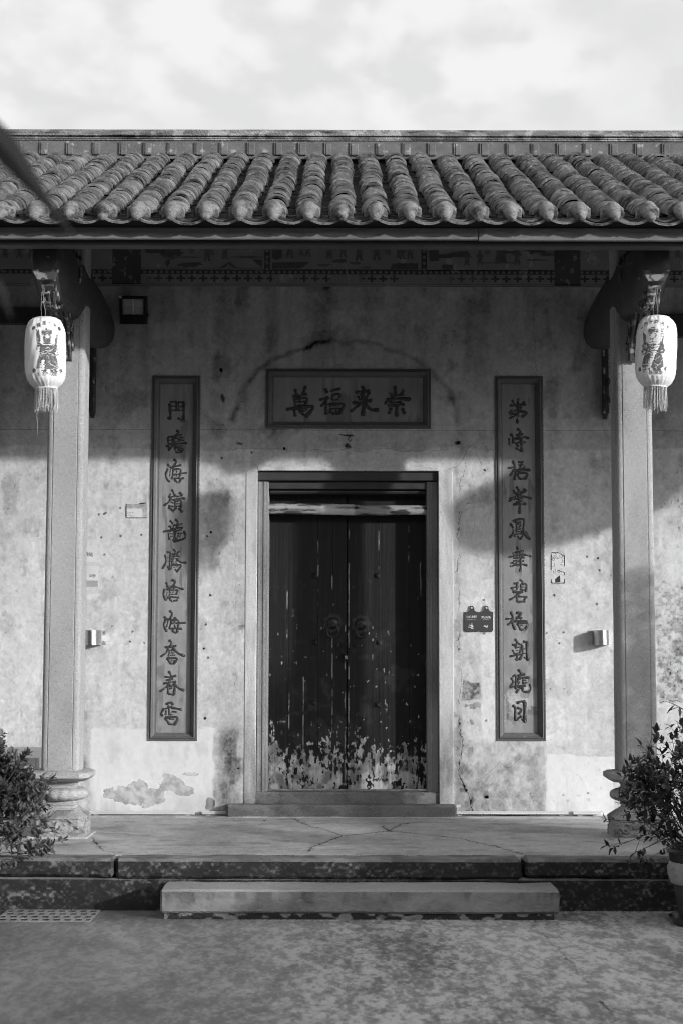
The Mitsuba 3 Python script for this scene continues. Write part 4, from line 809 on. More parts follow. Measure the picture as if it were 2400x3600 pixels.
GLYPHS = '''{"福":[[[1,34,27,64,27,67,4,68,5,76,18,76,12,91,19,93,27,80,26,76,39,73,29,52,36,44,39,47,91,46,91,3,82,3,81,7,48,7,47,2,39,2,39,35,35,33,27,42,26,3,17,3,17,36,7,28],[68,16,82,15,82,23,68,23],[68,32,82,31,82,39,68,39],[47,16,60,15,60,23,47,23],[47,32,60,31,60,39,47,39]],[[38,88,91,89,91,81,38,81]],[[44,76,86,76,86,52,44,52],[52,61,78,60,78,68,52,68]]],"至":[[[4,7,4,15,43,16,43,31,13,31,13,40,43,40,43,52,13,51,11,60,30,79,7,79,7,88,89,88,89,79,42,79,28,62,65,63,56,71,62,77,75,68,88,55,84,49,80,48,74,55,46,52,53,51,53,40,83,40,84,31,53,31,53,15,92,15,92,6]]],"東":[[[3,10,34,31,14,32,14,69,43,70,42,75,6,75,6,84,43,84,43,93,52,93,52,84,91,84,91,75,52,74,52,69,83,69,83,32,62,31,73,21,93,12,88,4,72,11,53,27,52,2,43,3,42,26,13,5,8,4],[52,41,74,40,74,47,52,47],[52,56,74,54,74,61,52,61],[23,41,43,40,43,47,23,47],[23,55,43,54,43,61,23,61]]],"来":[[[2,13,22,26,36,41,4,43,5,51,25,52,17,68,21,73,9,73,9,82,43,82,43,93,53,93,53,82,88,81,87,73,78,73,81,69,71,52,91,51,92,43,60,41,75,25,94,14,89,7,73,15,54,34,53,3,43,3,42,34,14,9,7,7],[53,52,62,51,71,73,53,73],[26,72,33,59,33,51,43,51,43,73]]],"出":[[[9,45,19,45,19,17,43,17,43,49,13,50,13,84,23,84,23,58,43,58,43,93,53,93,53,58,72,58,73,84,83,85,83,49,53,49,53,18,77,17,77,45,87,45,87,3,77,3,76,8,9,8]]],"入":[[[3,9,26,29,37,48,42,68,27,83,32,91,52,72,76,28,93,14,90,4,81,8,67,23,50,55,39,30,24,12,11,3]]],"平":[[[4,37,4,46,43,47,43,78,9,78,9,87,87,86,87,78,53,78,53,46,92,46,92,37,53,37,51,2,43,3,43,37]],[[61,53,71,75,80,74,71,51,65,49]],[[16,70,18,74,25,74,33,51,24,50]]],"安":[[[6,47,6,56,32,56,40,72,49,70,44,56,90,56,90,47,72,47,60,27,89,10,81,3,51,18,35,9,11,3,7,11,28,16,40,23,18,32,26,47],[33,38,51,30,61,47,38,47]],[[8,83,42,83,39,92,48,94,53,83,88,83,88,61,79,61,78,74,17,74,17,61,8,61]]],"門":[[[51,52,51,89,89,88,89,10,85,4,65,3,62,10,79,12,79,51],[60,60,79,59,79,67,60,67],[60,75,79,74,79,81,60,81]],[[8,89,44,89,44,52,17,52,15,2,8,3],[17,61,35,60,35,67,17,67],[17,75,35,74,35,81,17,81]]],"开":[[[4,8,20,23,26,39,26,44,4,44,4,53,27,54,27,78,8,78,8,87,89,87,89,78,71,78,71,53,92,53,92,44,71,44,70,2,61,3,60,44,36,44,31,23,23,11,12,2],[36,54,61,53,61,78,36,78]]],"四":[[[7,84,88,85,88,6,80,6,78,13,18,13,17,6,8,6],[18,31,18,22,79,23,79,35,59,35,54,39,52,76,42,76,40,51,32,34,22,27],[62,45,79,44,79,76,62,76],[17,36,25,40,30,49,33,76,17,76]]],"海":[[[6,8,19,41,26,39,27,47,37,49,38,62,31,58,25,63,35,76,42,94,50,92,48,83,91,82,91,74,44,74,40,69,87,66,86,47,93,47,93,38,85,38,85,26,91,24,91,17,83,17,79,5,59,4,58,12,72,11,74,17,32,17,34,38,27,38,14,4],[62,58,69,47,77,47,78,59],[59,37,68,28,67,25,76,25,77,38],[46,58,45,47,61,48,53,59],[44,38,42,25,59,26,50,38]],[[8,86,15,92,31,81,25,75]],[[3,58,10,64,25,53,19,47]]],"小":[[[79,43,67,68,73,70,77,68,91,40,94,25,85,22]],[[25,10,44,13,44,92,53,92,53,8,46,3,29,2]],[[2,28,14,50,18,69,28,68,23,46,15,29,11,24]]],"心":[[[72,57,81,61,93,23,85,20]],[[27,66,37,66,37,14,64,13,67,33,70,33,76,30,75,14,70,6,37,4,29,8]],[[32,83,39,90,65,67,58,61]],[[3,21,12,59,21,58,13,18]]],"台":[[[9,57,41,94,48,89,26,62,68,64,57,76,58,80,65,82,90,52,81,48,76,56,71,56,12,51]],[[16,45,80,45,80,3,70,3,69,8,26,8,25,3,16,3],[26,36,25,17,70,17,70,36]]],"阶":[[[33,58,50,74,59,94,68,93,67,87,72,79,94,61,87,53,63,78,42,53,38,52]],[[70,56,79,56,79,3,70,3]],[[34,6,45,23,47,56,55,56,56,32,52,15,42,2]],[[7,90,34,90,38,87,28,62,37,47,37,33,27,25,16,28,15,2,7,2],[17,81,16,34,26,34,29,38,28,46,18,62,26,81]]],"禁":[[[3,56,18,74,18,76,6,76,6,84,22,84,23,94,31,93,31,84,44,84,44,76,34,75,46,66,44,60,59,74,59,76,47,76,47,84,64,84,64,94,73,93,73,84,90,83,89,76,77,76,77,74,93,57,87,52,73,65,72,50,81,50,81,42,16,42,16,49,23,50,22,64,9,52],[31,51,64,50,64,66,47,52,43,59,31,66]],[[5,28,6,36,91,36,91,28,53,28,53,7,46,2,31,2,29,8,44,11,44,28]],[[82,4,63,23,70,26,90,8]],[[4,8,23,26,31,24,28,17,13,4]]],"止":[[[4,7,4,16,17,16,17,72,26,72,26,16,47,16,47,93,56,93,56,61,88,61,88,52,56,51,56,16,92,16,92,7]]],"吸":[[[6,83,33,84,34,87,80,87,74,61,90,58,75,22,94,10,90,4,86,3,68,15,49,2,44,10,61,22,50,41,36,7,31,2,24,7,40,36,45,78,33,79,33,29,15,28,15,19,7,19],[53,59,60,40,69,30,79,52,62,53,69,78,54,78],[24,75,15,76,15,37,24,37]]],"烟":[[[3,7,16,35,18,93,26,93,27,62,32,76,38,75,39,89,90,89,90,3,82,3,80,8,48,8,46,2,39,2,38,16,32,13,24,26,10,2],[52,18,80,17,81,20,75,19,65,39],[68,79,68,63,81,63,81,80],[67,55,79,29,81,29,81,55],[47,64,60,63,60,80,47,80],[47,27,56,38,59,55,47,55],[50,19,47,17,50,17],[26,39,38,24,38,64,32,53,26,54]],[[3,48,7,74,14,73,10,46]]],"收":[[[5,26,8,32,9,83,17,83,18,34,30,38,30,92,39,92,39,54,49,69,55,94,64,92,60,75,93,74,93,67,85,66,81,46,73,29,85,15,93,11,89,3,81,6,68,20,46,2,40,8,39,2,31,2,30,28,10,20],[58,64,62,48,68,39,76,66],[39,10,52,17,62,28,53,52,45,43,39,47]]],"站":[[[4,16,6,22,25,26,28,41,31,66,5,66,5,75,22,75,16,91,24,93,30,75,44,75,44,67,35,66,39,64,39,57,33,28,44,29,44,47,59,47,60,94,69,93,69,74,93,74,93,65,69,64,69,47,89,47,89,3,80,3,79,7,54,7,53,3,44,3,43,21,8,12],[53,17,80,16,80,38,53,38]],[[8,61,16,64,21,27,13,27]]],"公":[[[56,88,65,91,74,74,93,55,87,46,71,62]],[[12,16,45,64,52,61,53,57,30,21,67,23,58,36,58,39,66,42,89,7,81,3,74,14,15,9]],[[4,52,19,68,30,90,40,88,21,55,12,46]]],"社":[[[36,15,61,15,61,54,41,54,40,62,61,63,61,93,70,94,71,63,91,63,91,54,71,54,71,15,93,15,93,6,36,6]],[[2,37,28,66,4,69,4,77,22,77,14,89,21,94,31,82,29,77,40,75,29,53,42,40,36,32,27,41,26,2,18,3,18,39,7,31]]],"消":[[[72,70,82,91,91,88,80,68]],[[43,67,33,88,41,90,51,73,44,66,57,66,57,93,66,94,66,66,87,66,85,5,66,3,64,12,78,12,78,24,46,24,44,2,35,3,35,65],[44,50,78,49,78,57,44,57],[45,40,44,32,78,32,78,41]],[[7,87,15,92,30,79,24,74]],[[6,8,22,42,24,42,29,34,15,5,11,4]],[[3,60,9,67,26,54,20,48]]],"防":[[[7,89,34,90,38,87,36,77,60,77,57,92,65,93,70,77,92,77,92,68,59,68,59,56,87,55,85,17,79,4,60,3,58,9,58,12,74,12,76,47,58,47,49,18,38,6,30,4,26,10,40,21,46,33,50,68,35,68,33,72,29,59,37,45,37,31,31,24,19,24,18,32,27,32,29,40,20,57,27,81,17,81,16,3,7,3]]]}'''

# ------------------------------------------------------------------ lettering
GL = json.loads(GLYPHS)
def glyph(ch, h):
    """a character as a polygon of about height h, its lower left at the origin"""
    ps = []
    for rings in GL[ch]:
        R_ = [np.array(r_, float).reshape(-1, 2) for r_ in rings]
        ps.append(Polygon(R_[0], R_[1:]).buffer(0))
    g = shapely.union_all(ps); return shapely.affinity.affine_transform(g, [h / 88, 0, 0, h / 88, 0, 0])
def write(text, h, gap=.06):
    o, x = [], 0
    for ch in text:
        o.append(shapely.affinity.translate(glyph(ch, h), x, 0)); x += h * (1 + gap)
    return shapely.union_all(o), x - h * gap
def latin(text, h, bold=False):
    """letters as an upright mesh facing -y, its lower left at the origin"""
    m = meshkit.text_mesh(text, h, .001, bold); v = m.vertices
    return TM(np.stack([v[:, 0], .001 - v[:, 2], v[:, 1]], 1), m.faces)

# ------------------------------------------------------------------ lanterns
LR, LH = .128, .445
LPROF = [(.066, 0), (.070, .004), (.080, .012), (.098, .028), (.113, .05), (.123, .08), (.128, .125), (.129, .22), (.128, .31), (.125, .355), (.117, .392), (.104, .420), (.090, .436), (.080, .443), (.074, .445)]
def lrad(z): return np.interp(z, [b for a, b in LPROF], [a for a, b in LPROF])
def wrap(m, lift=.0016, step=.012):
    """lay an upright flat mesh (x along the girth, z up) on the lantern's skin"""
    v, f = trimesh.remesh.subdivide_to_size(m.vertices, m.faces, step, max_iter=12)
    r = lrad(v[:, 2]) + lift - v[:, 1]; a = v[:, 0] / LR
    return TM(np.stack([r * np.sin(a), -r * np.cos(a), v[:, 2]], 1), f)
def lantern(px, py_top, side, label):
    k = thing('lantern', label, 'lantern', None)
    y0 = NY - .03; x0, zt = W(px, py_top, y0)
    A = T().translate((x0, y0, zt - LH)) @ T().rotate((0, 1, 0), -2.2 * side)
    def add(name, m, b, smooth=40, kind=None):
        kk = part(k, name, m, b, smooth=smooth, kind=kind); scene[kk]['to_world'] = A
    n = 96; a = np.linspace(0, 2 * np.pi, n, endpoint=False); v, f = [], []
    zs = np.linspace(0, LH, 60); rng = np.random.default_rng(3 + side)
    cr = rng.random(n) * 2 - 1
    for z in zs:
        r = lrad(z); e = np.exp(-z / .045) + np.exp(-(LH - z) / .035)
        rr = r * (1 + e * (.045 * np.sin(a * 24 + 5 * z / .1) + .022 * np.roll(cr, int(z * 120)) + .02 * np.sin(a * 9 + 30 * z))) + .0020 * np.sin(a * 5 + z * 14 * side) + .0012 * np.sin(a * 13 - z * 40) + .0008 * np.cos(z / .0135 * 2 * np.pi)
        v.append(np.stack([rr * np.sin(a), -rr * np.cos(a), np.full(n, z)], 1))
    for i in range(len(zs) - 1):
        for j in range(n):
            j2 = (j + 1) % n; f += [[i * n + j, i * n + j2, (i + 1) * n + j2], [i * n + j, (i + 1) * n + j2, (i + 1) * n + j]]
    add('cloth_body', TM(np.vstack(v), f), 'lantern_cloth', 60)
    add('top_ring', place(lathe([(.068, 0), (.080, .002), (.080, .007), (.074, .010), (.066, .009)], 40), 0, 0, LH - .006), 'lantern_gold')
    add('bottom_ring', place(lathe([(.062, 0), (.072, .001), (.072, .010), (.066, .011)], 40), 0, 0, -.006), 'lantern_gold')
    fr = []
    for i in range(150):
        t = rng.random() * 2 * np.pi; r = .062 + .010 * rng.random(); L = .125 + .035 * rng.random() ** 2; sx, sy = (rng.random(2) - .5) * .016
        fr.append(tube([(r * math.cos(t), r * math.sin(t), .002), (r * math.cos(t) + sx * .4, r * math.sin(t) + sy * .4, -L * .5), (r * math.cos(t) + sx - .004 * side, r * math.sin(t) + sy, -L)], .0014, 4))
    add('fringe', cat(fr), 'fringe', 30, 'stuff')
    if side > 0: add('loose_thread', tube([(-.055, -.03, -.01), (-.058, -.03, -.15), (-.054, -.028, -.29)], .0011, 4), 'fringe')
    add('cord', tube(spline([(0, 0, LH - .02), (.004, .0, LH + .05), (-.006, .0, LH + .12), (.0, .0, LH + .20)], 6), .0022, 5), 'cord')
    add('cord', tube(spline([(-.02, .01, LH - .02), (-.022, .0, LH + .08), (-.012, .0, LH + .19)], 6), .0016, 5), 'cord')
    # the print: ring of characters, roundels, an armoured guard, DOOR-GOD
    u0 = (.036 if side > 0 else -.046)
    M = lambda g, dx, dz, d=.0006: place(extr(g, d), dx, 0, dz)
    ch = '福至東来' if side > 0 else '門开四海'
    for i, c in enumerate(ch):
        t = (i - 1.5) * .037; g = shapely.affinity.rotate(glyph(c, .027), -(i - 1.5) * 7, origin=(.0135, .0135))
        add('printed_character', wrap(M(g, u0 + t - .0135, .385 - 5.0 * t * t)), 'print_dark', False)
    for c, dx, dz in (('出', -.090, .368), ('入', .090, .366), ('平', -.092, .098), ('安', .092, .098)):
        g = Point(.0115, .0115).buffer(.0125, 8).difference(glyph(c, .017).buffer(-.0002).intersection(sbox(0, 0, 1, 1)) if False else shapely.affinity.translate(glyph(c, .016), .0035, .0035))
        add('printed_roundel', wrap(M(g, u0 + dx - .0115, dz - .0115)), 'print_dark', False)
    m = latin('DOOR-GOD', .015, True); w = m.vertices[:, 0].max()
    m.vertices = np.stack([m.vertices[:, 0] * .130 / w + u0 - .065, m.vertices[:, 1] * .6, m.vertices[:, 2] * 1.25 + .064], 1)
    add('printed_letters', wrap(m), 'print_mid', False)
    FX, FZ_ = 1.5 * side, lambda z: .222 + (z - .222) * 1.10
    pg = lambda pts: Polygon([(x * FX, FZ_(z)) for x, z in pts]).buffer(.0012, 3)
    cir = lambda x, z, r: Point(x * FX, FZ_(z)).buffer(r * 1.25, 8)
    body = shapely.union_all([pg([(-.030, .250), (.030, .250), (.030, .205), (.040, .165), (.047, .125), (.034, .108), (.004, .114), (-.030, .106), (-.046, .122), (-.042, .165), (-.030, .205)]),
        cir(-.031, .238, .019), cir(.032, .240, .019), cir(-.039, .212, .014), cir(.040, .208, .014), cir(0, .292, .020), cir(-.013, .326, .011), cir(.012, .330, .011), cir(0, .322, .014), pg([(-.020, .312), (.020, .314), (.008, .345), (-.004, .350)]),
        pg([(-.032, .112), (-.010, .112), (-.008, .096), (-.036, .094)]), pg([(.010, .114), (.032, .112), (.038, .095), (.010, .096)]), pg([(-.046, .320), (-.036, .342), (-.030, .300), (-.030, .250), (-.040, .250)]), pg([(.030, .300), (.046, .322), (.042, .270), (.034, .250)])])
    beard = pg([(-.016, .294), (.016, .296), (.012, .268), (.004, .256), (-.006, .258), (-.014, .272)])
    add('printed_guard', wrap(M(body.difference(beard), u0, 0)), 'print_mid', False)
    dk = [LineString([(x * FX, FZ_(z)) for x, z in s_]).buffer(w_, 4) for s_, w_ in (([(-.036, .262), (-.02, .24), (0, .246), (.02, .24), (.038, .262)], .0022), ([(-.044, .225), (-.032, .214), (-.026, .214)], .003), ([(.042, .228), (.032, .214), (.024, .216)], .003), ([(-.025, .206), (0, .214), (.026, .204)], .004), ([(-.02, .232), (-.006, .222), (.008, .234), (.02, .226)], .002), ([(-.03, .150), (-.018, .138), (-.008, .150), (-.012, .185)], .003), ([(.040, .150), (.026, .140), (.014, .150), (.012, .188)], .003), ([(0, .2), (.002, .168)], .003), ([(-.034, .104), (-.006, .106)], .003), ([(.012, .106), (.042, .103)], .003), ([(-.018, .320), (0, .326), (.018, .322)], .0022), ([(-.012, .310), (-.004, .308)], .0014), ([(.004, .308), (.013, .311)], .0014), ([(-.02, .182), (-.03, .16)], .002), ([(.024, .185), (.038, .16)], .002), ([(-.032, .25), (-.040, .236)], .002), ([(.032, .254), (.042, .24)], .002), ([(-.016, .26), (.016, .26)], .0018), ([(-.046, .345), (-.032, .29), (-.026, .12)], .0016), ([(.0, .286), (.0, .26)], .0015))]
    add('printed_outline', wrap(M(shapely.union_all(dk), u0, 0), .0026), 'print_dark', False)
    rg = random.Random(4 + side); det = [[], []]
    x0_, z0_, x1_, z1_ = body.bounds
    for i in range(150):
        x, z = x0_ + rg.random() * (x1_ - x0_), z0_ + rg.random() * (z1_ - z0_)
        if not body.contains(Point(x, z)): continue
        t = math.atan2(z - .20, x) + rg.choice((0, 1.57)) + rg.random() * .6; L = .006 + .010 * rg.random(); b_ = (rg.random() - .5) * .008
        ln = LineString([(x - L * math.cos(t), z - L * math.sin(t)), (x + b_ * math.sin(t), z - b_ * math.cos(t)), (x + L * math.cos(t), z + L * math.sin(t))]).buffer(.0011 + .0007 * rg.random(), 2).intersection(body)
        det[i % 3 == 0].append(ln)
    add('printed_hatching', wrap(M(shapely.union_all(det[0]), u0, 0), .0023), 'print_dark', False, 'stuff')
    add('printed_hatching', wrap(M(shapely.union_all(det[1]), u0, 0), .0028), 'print_light', False, 'stuff')
    add('printed_face', wrap(M(shapely.union_all([Point(0, FZ_(.301)).buffer(.013, 8), Point(-.037 * FX, FZ_(.214)).buffer(.007, 6), Point(.036 * FX, FZ_(.204)).buffer(.007, 6)]).difference(shapely.union_all(dk)), u0, 0), .0024), 'print_light', False)
    add('printed_beard', wrap(M(beard, u0, 0), .0018), 'print_mid' if side > 0 else 'print_light', False)
    add('printed_trim', wrap(M(shapely.union_all([LineString([(x * FX, FZ_(z)) for x, z in s_]).buffer(.0016, 3) for s_ in ([(-.022, .198), (0, .206), (.024, .196)], [(-.034, .136), (-.020, .128), (-.010, .138)], [(.044, .136), (.028, .130), (.016, .138)], [(-.040, .212), (-.030, .206)], [(.038, .214), (.028, .208)], [(-.016, .336), (.016, .338)], [(-.01, .22), (.0, .214), (.01, .222)])]), u0, 0), .0030), 'print_light', False, 'stuff')
lantern(168, 1122, 1, 'white paper lantern with a guard print hanging at the left column')
lantern(2298, 1117, -1, 'white paper lantern with a bearded guard print hanging at the right column')

# ------------------------------------------------------------------ fittings on the wall
k = thing('floodlight', 'black square floodlight under the frieze beside the left column', 'floodlight')
cx, cz = W(470, 1090, -.14)
A = T().translate((cx, -.14, cz)) @ T().rotate((0, 0, 1), -6) @ T().rotate((1, 0, 0), 12) @ T().rotate((0, 1, 0), 1.5)
def fl(n, m, b): scene[part(k, n, m, b)]['to_world'] = A
w, h = .105, .108
fl('housing', cat([bx(-w, w, 0, .04, -h, h, .006), bx(-w, w, -.022, .0, h - .022, h, .003), bx(-w, w, -.022, 0, -h, -h + .068, .003), bx(-w, -w + .022, -.022, 0, -h + .068, h - .022, .002), bx(w - .022, w, -.022, 0, -h + .068, h - .022, .002)]), 'black_metal')
for i in (-1, 1):
    for j in (0, 1): fl('light_panel', bx(i * .042 - .031, i * .042 + .031, -.008, -.002, -.018 + j * .056 - .012, .018 + j * .056 + .002, .003), 'led_panel')
fl('divider', bx(-.006, .006, -.014, -.001, -.036, h - .024, .001), 'lamp_white')
fl('reflector', bx(-w + .022, w - .022, -.004, -.0005, -h + .070, h - .024), 'glaze_band')
fl('sticker', bx(-w - .001, -w + .018, -.0235, -.0222, h - .018, h, .0004), 'lamp_white')
fl('mounting_arm', cat([bx(-.02, .02, .04, .14, -.03, .03, .004), bx(w, w + .012, -.01, .03, -.05, -.03, .003)]), 'black_metal')

def wall_lamp(px0, px1, tab, label):
    k = thing('wall_lamp', label, 'lamp')
    x0, zt = W(px0, 2216, -.06); x1, zb = W(px1, 2268, -.06); c, r = (x0 + x1) / 2, (x1 - x0) / 2
    t = np.linspace(0, np.pi, 25); o = np.stack([c + r * np.cos(t), -.05 - .095 * np.sin(t)], 1); i = np.stack([c + (r - .003) * np.cos(t), -.05 - .092 * np.sin(t)], 1)
    pl = Polygon(np.vstack([[(c + r, 0)], o, [(c - r, 0), (c - r + .003, 0)], i[::-1], [(c + r - .003, 0)]])).buffer(0)
    m = trimesh.creation.extrude_polygon(pl, zt - zb, engine='earcut'); m.apply_translation((0, 0, zb)); part(k, 'steel_shade', m, 'steel', smooth=30)
    e = (c + r, c + r + .034) if tab > 0 else (c - r - .034, c - r)
    for z0 in (zb + .002, zt - .030): part(k, 'fixing_tab', bx(*e, -.006, -.001, z0, z0 + .028, .001), 'steel'); part(k, 'screw', place(lathe([(.004, 0), (.003, .003), (.001, .004)], 10), (e[0] + e[1]) / 2, -.006, z0 + .014, rx=90), 'iron')
    part(k, 'lamp_holder', place(lathe([(.022, 0), (.024, .01), (.024, .07), (.016, .08)], 20), c, -.05, zb + .015), 'lamp_white')
    part(k, 'back_plate', bx(c - r, c + r, -.008, -.001, zb + .002, zt - .002, .001), 'steel')
wall_lamp(300, 353, 1, 'half round steel wall lamp partly hidden by the left column')
wall_lamp(2085, 2138, -1, 'half round steel wall lamp casting a shadow beside the right column')

def sheet(name, label, cat_, px0, py0, px1, py1, b, d=.004, rag=None):
    k = thing(name, label, cat_); x0, z1 = W(px0, py0); x1, z0 = W(px1, py1)
    scene[k] = mikit.ply(bx(x0, x1, -d, -.0008, z0, z1, .0004) if rag is None else place(extr(ppoly(rag), d - .0008), 0, -d, 0), b, smooth=False); return k, x0, x1, z0, z1
def on(k, name, g, x, z, y, b): return part(k, name, place(extr(g, .0012), x, y, z), b, smooth=False)
# twin warning sign
q = [(1629, 2152), (1640, 2151), (1646, 2144), (1646, 2137), (1649, 2130), (1661, 2130), (1664, 2137), (1665, 2145), (1671, 2151), (1680, 2152), (1690, 2150), (1696, 2144), (1697, 2137), (1700, 2130), (1711, 2130), (1715, 2137), (1716, 2145), (1722, 2150), (1731, 2151), (1731, 2216), (1726, 2222), (1685, 2222), (1680, 2219), (1675, 2222), (1634, 2222), (1629, 2216)]
k, x0, x1, z0, z1 = sheet('warning_sign', 'dark twin warning plate beside the right couplet panel', 'sign', 0, 0, 1, 1, 'sign_dark', .008, q)
scene[k] = mikit.ply(place(extr(ppoly(q), .006), 0, -.007, 0), 'sign_dark', smooth=False)
part(k, 'rim', tube([(*W(a, b)[:1], -.008, W(a, b)[1]) for a, b in q[:19]], .0018, 6), 'glaze_band')
for px in (1655, 1707): part(k, 'screw_head', place(lathe([(.008, 0), (.007, .004), (.003, .007)], 14), W(px, 2137)[0], -.007, W(px, 2137)[1], rx=90), 'lamp_white')
for txt, px, py, h in (('小心台阶', 1636, 2173, .0195), ('禁止吸烟', 1690, 2174, .0165)):
    g, w = write(txt, h); on(k, 'lettering', g, *W(px, py), -.0085, 'sign_white')
for txt, px, w in (('STEP CAREFULLY', 1638, 34), ('NO SMOKING', 1695, 22)):
    m = latin(txt, .005); s_ = w * 12.4 / FPX / m.vertices[:, 0].max(); m.vertices *= np.array([s_, 1, 1]); part(k, 'lettering', place(m, W(px, 2179)[0], -.0085, W(px, 2179)[1]), 'sign_white', smooth=False)
def icon(lines, w): return shapely.union_all([LineString([W(*p_) for p_ in l]).buffer(w, 4) for l in lines])
ic = [icon([[(1646, 2197), (1654, 2200), (1657, 2197), (1659, 2202), (1662, 2203)], [(1657, 2197), (1654, 2205)], [(1658, 2200), (1657, 2209)], [(1645, 2205), (1651, 2205), (1655, 2209), (1662, 2209)]], .0022), Point(*W(1656.5, 2194)).buffer(.004), icon([[(1700, 2198), (1711, 2208)], [(1699, 2203), (1705, 2204)], [(1708, 2203), (1712, 2203), (1711, 2199), (1709, 2198)]], .0022)]
part(k, 'pictogram', place(extr(shapely.union_all(ic), .0012), 0, -.0085, 0), 'sign_white', smooth=False)
# notices
k, x0, x1, z0, z1 = sheet('notice_plate', 'white notice plate half behind the left column, the upper one', 'notice', 285, 1917, 343, 1977, 'paper')
on(k, 'lettering', write('收站', .033)[0], W(297, 1957)[0], W(297, 1957)[1], -.0052, 'ink')
part(k, 'lettering', place(latin('notice', .007), W(318, 1929)[0], -.0052, W(318, 1929)[1]), 'ink', smooth=False) if False else None
k, x0, x1, z0, z1 = sheet('notice_plate', 'white notice plate half behind the left column, the lower one', 'notice', 285, 1990, 346, 2064, 'paper')
on(k, 'lettering', write('公社', .026)[0], *W(313, 2030), -.0052, 'ink')
part(k, 'stain', bx(x0 + .002, x1 - .002, -.0048, -.004, z0 + .002, z0 + .05, .0002), 'glaze_band')
k, x0, x1, z0, z1 = sheet('paper_notice', 'faded paper notice with a rounded inner panel left of the left couplet panel', 'notice', 446, 1772, 518, 1820, 'faded_ink')
r = shapely.union_all([ppoly(((447, 1788), (497, 1788), (502, 1793), (502, 1819), (447, 1819)))]); part(k, 'inner_panel', place(extr(r, .001), 0, -.0052, 0), 'paper', smooth=False)
part(k, 'drawing', place(extr(icon([[(447, 1809), (455, 1808), (471, 1814), (474, 1819)], [(447, 1813), (454, 1812), (468, 1818)], [(449, 1801), (453, 1801), (453, 1804), (449, 1804), (449, 1801)], [(457, 1801), (462, 1801), (461, 1804), (458, 1804), (457, 1801)], [(466, 1801), (471, 1801), (470, 1804), (467, 1804), (466, 1801)]], .0018), .0008), 0, -.0062, 0), 'paper_grey', smooth=False)
part(k, 'torn_edge', place(extr(ppoly(((490, 1769), (516, 1767), (518, 1770), (494, 1772))), .001), 0, -.006, 0), 'ink', smooth=False)
part(k, 'edge_shadow_strip', bx(x0 - .004, x0, -.005, -.001, z0, z1, .0003), 'sign_dark'); part(k, 'edge_shadow_strip', bx(x0, x1, -.005, -.001, z0 - .003, z0, .0003), 'sign_dark')
k = thing('torn_poster', 'torn remains of a black bordered paper poster right of the right couplet panel', 'poster')
scene[k] = mikit.ply(place(extr(shapely.union_all([ppoly(((1938, 1942), (1964, 1942), (1982, 1953), (1982, 1996), (1966, 2000), (1937, 1994))), ppoly(((1938, 2000), (1958, 2004), (1982, 2014), (1980, 2020), (1965, 2016), (1934, 2020))), ppoly(((1936, 2050), (1937, 2036), (1968, 2020), (1982, 2029), (1983, 2050)))]), .001), 0, -.0022, 0), 'paper', smooth=False)
bl = [icon([[(1938, 1943), (1961, 1943), (1974, 1951), (1982, 1953), (1982, 1990)], [(1936, 1950), (1936, 2002)], [(1958, 2004), (1969, 2009), (1982, 2013), (1982, 2020)], [(1937, 2038), (1936.5, 2050), (1982, 2050), (1982, 2036)]], .0030), icon([[(1938, 1961), (1980, 1962)], [(1942, 1946), (1956, 1946), (1956, 1951)], [(1940, 1955), (1947, 1954), (1944, 1958)], [(1951, 1953), (1954, 1957)], [(1963, 1953), (1968, 1958)], [(1974, 1954), (1979, 1958), (1973, 1958)], [(1940, 1963), (1947, 1963), (1947, 1970), (1940, 1970), (1940, 1963)], [(1952, 1964), (1960, 1965)], [(1974, 1966), (1978, 1976), (1972, 1978)], [(1940, 1982), (1947, 1982), (1947, 1992), (1940, 1992)], [(1968, 1984), (1978, 1992)], [(1942, 2004), (1946, 2016)], [(1949, 2002), (1952, 2015)], [(1956, 2008), (1966, 2014)]], .0014), ppoly(((1949, 2036), (1966, 2022), (1968, 2046), (1950, 2048)))]
part(k, 'printed_marks', place(extr(shapely.union_all(bl), .0008), 0, -.0034, 0), 'ink', smooth=False)

# cable duct along the foot of the wall
for n_, (a, b, lb) in enumerate(((316, 686, 'long white cable duct along the wall foot left of the door'), (710, 850, 'short white cable duct ending at the door sill on its left'), (1590, 1995, 'long white cable duct along the wall foot right of the door'), (2012, 2112, 'short white cable duct by the right column plinth'))):
    k = thing('cable_duct', lb, 'duct'); x0, z1 = W(a, 2852, -.03); x1, z0 = W(b, 2863, -.03)
    part(k, 'channel', bx(x0, x1, -.045, -.012, z0, z1 - .004, .003), 'duct_white'); part(k, 'lid', bx(x0, x1, -.048, -.012, z1 - .0065, z1, .001), 'duct_white')
    nb = max(2, int((x1 - x0) / .33))
    for i in range(nb):
        x = x0 + .05 + (x1 - x0 - .1) * i / (nb - 1); part(k, 'clip', cat([bx(x - .014, x - .010, -.04, -.012, FL + .004, z0 + .001, .0006), bx(x + .010, x + .014, -.04, -.012, FL + .004, z0 + .001, .0006), bx(x - .014, x + .014, -.04, -.02, FL + .006, FL + .010, .0006)]), 'duct_white')
    if n_ == 2: part(k, 'bent_end', tube(spline([(x0 + .01, -.03, (z0 + z1) / 2), (x0 - .012, -.03, z1), (x0 + .02, -.03, z1 + .03), (x0 + .055, -.028, z1 + .045)], 6), .008, 8), 'duct_white')
    if n_ in (0, 2): part(k, 'cable', tube(spline([(x0 + (x1 - x0) * t, -.022, FL + .018 + .004 * math.sin(9 * t)) for t in np.linspace(0, 1, 7)], 4), .008, 6), 'cable_black')
